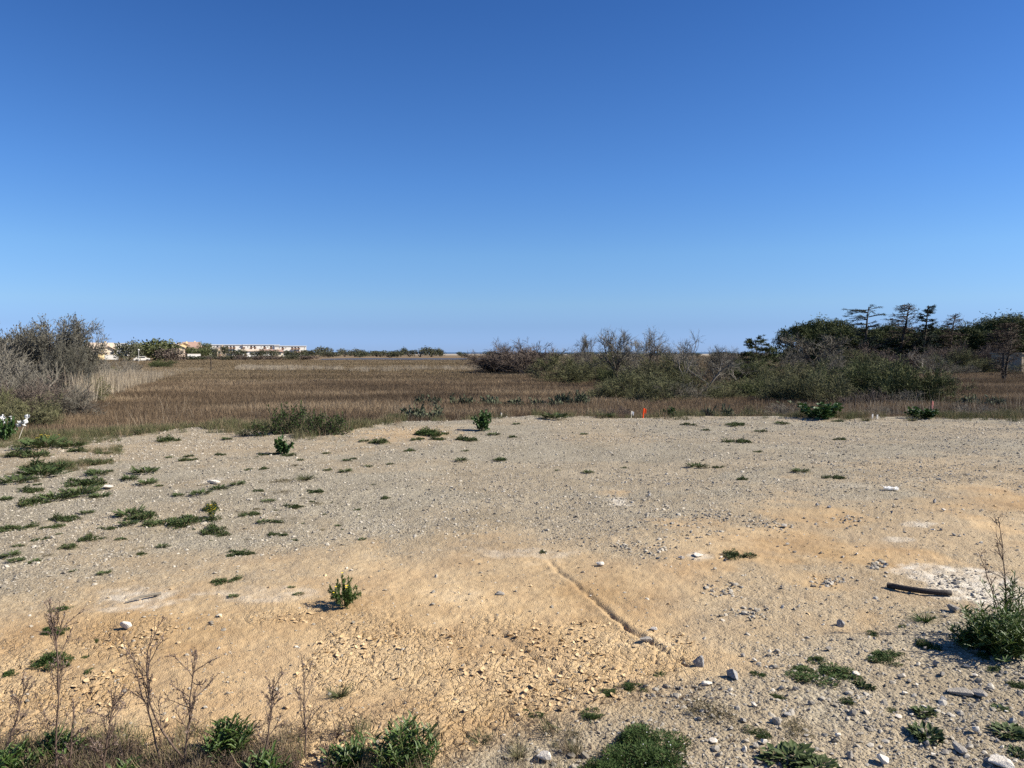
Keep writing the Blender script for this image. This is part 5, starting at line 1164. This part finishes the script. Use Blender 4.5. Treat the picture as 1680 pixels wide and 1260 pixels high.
# ------------------------------------------------------------ stones and litter
def stone(px, py, wpx, hpx, m, label, seed, name='stone', group=None, rot=None, depth=1.0):
    x, y = gp(px, py); o = ob(name, STM[m][seed % len(STM[m])], None, (0, 0, 0), (0, 0, rng.random() * 6.28 if rot is None else rot)); w_ = wpx / F * y / 2; hh = hpx / F * y
    o.scale = (w_, w_ * depth, hh * .72); o.location = (x, y, h1(x, y) + hh * .36); tag(o, label, 'stone')
    if group: o['group'] = group
    return o
STM = {'g': [stone_mesh('stone_g%d' % k, M['stone'], 300 + k) for k in range(6)], 'd': [stone_mesh('stone_d%d' % k, M['stone_dark'], 320 + k, .9) for k in range(3)], 'p': [stone_mesh('stone_p%d' % k, M['stone_pale'], 340 + k) for k in range(3)]}
for a in [(1145, 1098, 24, 20, 'd', 'blue grey block stone at the end of the rut', 0), (1202, 1114, 29, 18, 'd', 'blue grey stone right of the one ending the rut', 1), (1058, 1057, 24, 10, 'g', 'flat greenish grey stone lying in the rut', 2),
          (1072, 1036, 18, 8, 'p', 'pale stone chip at the edge of the rut'), (1381, 1033, 17, 16, 'd', 'rounded grey stone on clay left of the spiky grass tuft', 2), (208, 1036, 24, 18, 'p', 'lone white stone on bare clay at left', 0),
          (1564, 1008, 32, 13, 'g', 'long brownish stone just below the end of the pipe'), (984, 928, 16, 10, 'p', 'small tan stone beside white chips, right of the start of the rut'), (1274, 1074, 14, 8, 'g', 'tan stone between the blue grey stones and the weed mats'),
          (1218, 1080, 11, 8, 'g', 'small reddish grey stone above the right blue grey stone'), (1160, 1125, 20, 10, 'p', 'white splinter stone below the right blue grey stone'), (1065, 815, 10, 6, 'd', 'small black stone on gravel right of the pale bare patch'), (1096, 796, 8, 4, 'd', 'tiny black stone farther up right of the pale bare patch'),
          (1287, 868, 20, 8, 'g', 'flat grey stone near the middle right of the clay edge'), (1533, 828, 10, 8, 'd', 'small dark stone on the clay edge far right'), (1340, 834, 7, 6, 'd', 'small dark stone, left one of two below the white scrap'), (1360, 838, 10, 5, 'd', 'small dark flat stone, right one of two below the white scrap'),
          (1463, 846, 6, 6, 'd', 'tiny dark stone below the white scrap'), (352, 794, 26, 10, 'p', 'chalky white rock at the rim of the left weeds'), (178, 802, 22, 9, 'p', 'pale rock among weeds on the left'), (1384, 958, 8, 7, 'g', 'little dark brown stone left of the pipe'),
          (892, 1247, 38, 18, 'p', 'white stone with rusty spot by the bottom edge, centre'), (1405, 1115, 15, 13, 'p', 'small tan stone at the right end of the longest weed mat'), (1572, 1142, 46, 14, 'g', 'long pale grey slab, left one of the pair on right gravel'), (1606, 1146, 36, 14, 'g', 'grey slab touching the long pale one on its right'),
          (1640, 1258, 56, 18, 'p', 'long white stone at the bottom right corner'), (1450, 1254, 28, 20, 'p', 'white rounded stone at the bottom, left of the white corner stone'), (1572, 1235, 34, 20, 'g', 'mottled grey white stone above the corner stone'), (1600, 1204, 14, 16, 'p', 'small upright cream stone left of the wide glossy weed'),
          (1276, 1188, 26, 14, 'g', 'brownish stone beside the wispy tuft above the broad leaves'), (1252, 1222, 18, 14, 'p', 'cream stone beside the broad grey leaves'), (1170, 1220, 18, 10, 'p', 'white stone right beside the fern like mat'), (1548, 1153, 14, 10, 'd', 'dark small stone below the pale slab pair'),
          (1585, 1100, 14, 8, 'p', 'cream stone on the gravel below the big right hand plant'), (1534, 1098, 10, 12, 'd', 'bluish small stone left of the cream one on right gravel'), (820, 975, 26, 4, 'g', 'flat grey slate fragment flush with the clay, left of the rut'), (1118, 921, 14, 8, 'p', 'white chip at the left of the grey leafy rosette'),
          (1146, 917, 26, 6, 'p', 'flat whitish rock in clay left of the grey leafy rosette'), (1375, 1210, 12, 10, 'p', 'small cream stone right of the broad grey leaves'), (1520, 1225, 12, 12, 'g', 'rusty orange brown pebble below the glossy dark rosette'), (1395, 1245, 16, 14, 'g', 'grey upright stone at the bottom, left of the white rounded one')]:
    stone(*a[:6], a[6] if len(a) > 6 else rng.integers(6))
LAST = [None]; SKW = {'g': 'small grey stone', 'p': 'small pale stone', 'd': 'small dark stone'}
for k in range(110):
    px, py = 1000 + 680 * rng.random(), 1060 + 200 * rng.random() ** .8
    gl = np.interp(px, [p[0] for p in GRP], [p[1] for p in GRP])
    if py < gl + 10: continue
    w_ = 7 + 9 * rng.random() ** 2; kk = 'gggp'[rng.integers(4)]; LAST[0] = stone(px, py, w_, w_ * .6, kk, 'x', k); PEND.append((LAST[0], SKW[kk], *LAST[0].location[:2]))
for k in range(60):
    px, py = 940 + 720 * rng.random(), 830 + 200 * rng.random(); w_ = 4 + 6 * rng.random() ** 2; kk = 'ggp'[rng.integers(3)]
    LAST[0] = stone(px, py, w_, w_ * .6, kk, 'x', k); PEND.append((LAST[0], SKW[kk], *LAST[0].location[:2]))
settle_labels('small loose stones on clay and coarse gravel')
# pipe
M['pipe'] = mat('pipe_rubber', [(.035, .030, .028), (.062, .053, .048)], 10, .7, bump=.3, bscale=60)
q0, q1, q2, q3 = gp(1456, 969), gp(1492, 977), gp(1525, 982), gp(1560, 983)
pp = [(a[0], a[1], .022 + h1(*a)) for a in (q0, q1, q2, q3)]
pts = []; A_ = np.array(pp)
for t in np.linspace(0, 1, 12):
    c = [(1 - t) ** 3, 3 * t * (1 - t) ** 2, 3 * t * t * (1 - t), t ** 3]; pts.append(sum(c[i] * A_[i] for i in range(4)))
pts = np.array(pts); pr = ob('pipe', None); pr.location = pts[5]; rel = pts - pts[5]
g = Geo(); tubes(g, rel[None], .0185, .0185, 20); tubes(g, rel[None][:, ::-1], .0145, .0145, 20)
ring = lambda b, o_: [[b + k, b + (k + 1) % 20, o_ + (k + 1) % 20, o_ + k] for k in range(20)]
N0 = 12 * 20; g.F.append((np.array(ring(0, N0 + 11 * 20)), 0)); g.F.append((np.array(ring(11 * 20, N0)), 0)); ob('tube', g.build('tube', M['pipe'], True), pr); tag(pr, 'short curved piece of dark brown pipe lying on clay', 'pipe')
# stick
a, b = gp(206, 992), gp(264, 979); st = tube_obj('stick', [(a[0], a[1], h1(*a) + .01), ((a[0] * .6 + b[0] * .4), (a[1] * .6 + b[1] * .4) + .01, .022 + h1(*a)), (b[0], b[1], h1(*b) + .018)], .005, .010, M['bark_pale'], 7); tag(st, 'dry stick lying on the pale patch at left', 'stick')
# markers
M['orange'] = mat('orange_paint', [(.85, .11, .02), (.9, .16, .04)], 10, .6, trans=.4); M['pink'] = mat('pink_paint', [(.85, .42, .34), (.9, .52, .44)], 10, .6, trans=.4); M['rag'] = mat('white_plastic', [(.8, .8, .78), (.9, .9, .88)], 8, .6, trans=.5); M['pale_wood'] = mat('pale_wood', [(.6, .55, .45), (.7, .65, .55)], 20, .8)
def marker(px, py, hpx, m, label, flag=True, stake='stake', pm='orange'):
    x, y = gp(px, py); h_ = hpx / F * y; o = ob('survey_marker', None); o.location = (x, y, h1(x, y)); o.rotation_euler = (R(3), R(4), .85)
    g = Geo(); box(g, -.012, .012, -.012, .012, -.05, h_); ob('stake', g.build('stake', M[pm]), o)
    if flag:
        g = Geo(); n_ = 8; V = []
        for i in range(n_ + 1):
            u = i / n_
            for s_, yo in ((0, 0), (1, 0)): V.append([.014 + u * .06, -.014 + .018 * math.sin(u * 5), h_ * (.58 if s_ == 0 else 1.0) - u * .02 + (.02 * math.sin(u * 6) if s_ == 0 else 0)])
        V = np.array(V); V2 = V + [0, .004, 0]; k_ = len(V); Fc = [[2 * i, 2 * i + 2, 2 * i + 3, 2 * i + 1] for i in range(n_)]; Fc += [[a_ + k_ for a_ in f[::-1]] for f in Fc]
        g.add(np.concatenate([V, V2]), Fc); ob('flag', g.build('flag', M[m]), o)
    return tag(o, label, 'marker')
marker(1055, 684, 16, 'orange', 'orange marker stake with a small flag at the far lot edge'); mk_ = marker(1526, 684, 27, 'pink', 'pale pink marker flag behind the glossy bush on the right', pm='bark')
marker(1431, 686, 8, 'rag', 'small white peg at the lot edge, left one of two', False, pm='rag'); marker(1439, 686, 7, 'rag', 'small white peg at the lot edge, right one of two', False, pm='rag')
marker(1035, 683, 12, 'rag', 'white rag on a peg left of the orange stake', True, pm='pale_wood')
marker(822, 687, 8, 'rag', 'thin pale peg at the lot edge right of the round leafy bush', False, pm='pale_wood')
# rags
def rag(px, py, wpx, hpx, label, tilt, Y=None, name='plastic_rag'):
    x, y = gp(px, py); h_ = hpx / F * y; w_ = wpx / F * y; n1, n2 = 5, 12; V = []
    for i in range(n1):
        for j in range(n2): V.append([(i / (n1 - 1) - .5) * w_ * (.6 + .4 * math.sin(j * 1.3 + px)), .02 * math.sin(i * 2.1 + j * .9) + .01 * rn(), j / (n2 - 1) * h_ * (1 - .12 * rng.random())])
    V = np.array(V); Fc = np.array([[i * n2 + j, (i + 1) * n2 + j, (i + 1) * n2 + j + 1, i * n2 + j + 1] for i in range(n1 - 1) for j in range(n2 - 1)])
    V2 = V + [0, .004, 0]; g = Geo(); g.add(np.concatenate([V, V2]), np.concatenate([Fc, Fc[:, ::-1] + len(V)]))
    o = ob(name, g.build(name, M['rag'], True), None, (x, y, h1(x, y) + (zz(py - 2, y) - 0 if False else 0)), (0, tilt, .8)); return tag(o, label, 'rag', 'white rags at the left edge')
for px, zpy, wp, hp_, lab, tl in [(4, 697, 10, 18, 'white torn rag at the very left edge', .1), (18, 694, 6, 12, 'narrow white rag, second from the left edge', -.05), (29, 700, 9, 12, 'short white rag leaning right, third from the left edge', .5), (40, 698, 8, 20, 'long white rag leaning right, rightmost of the rags', .35)]:
    o = rag(px, 722, wp, hp_, lab, tl); y = o.location.y; o.location.z = zz(zpy, y)
    sp = tube_obj('peg', [(0, .006, -(o.location.z - h1(o.location.x, y))), (0, .006, .06)], .006, .005, M['pale_wood'], 6, True, o)
# white litter
x, y = gp(1462, 808); g = Geo(); n_ = 9
xs = np.linspace(-.08, .08, n_); V = np.array([[a_, b_ * .05, .012 + .018 * abs(math.sin(a_ * 40 + b_ * 2)) + .01 * rng.random()] for a_ in xs for b_ in (-1, -.3, .4, 1)])
Fc = np.array([[i * 4 + j, (i + 1) * 4 + j, (i + 1) * 4 + j + 1, i * 4 + j + 1] for i in range(n_ - 1) for j in range(3)]); g.add(V, Fc); g.add(V * [1, 1, .6] - [0, 0, .006], Fc[:, ::-1])
tag(ob('plastic_scrap', g.build('plastic_scrap', M['rag']), None, (x, y, h1(x, y)), (0, 0, -.3)), 'crumpled white plastic scrap on the gravel', 'litter')
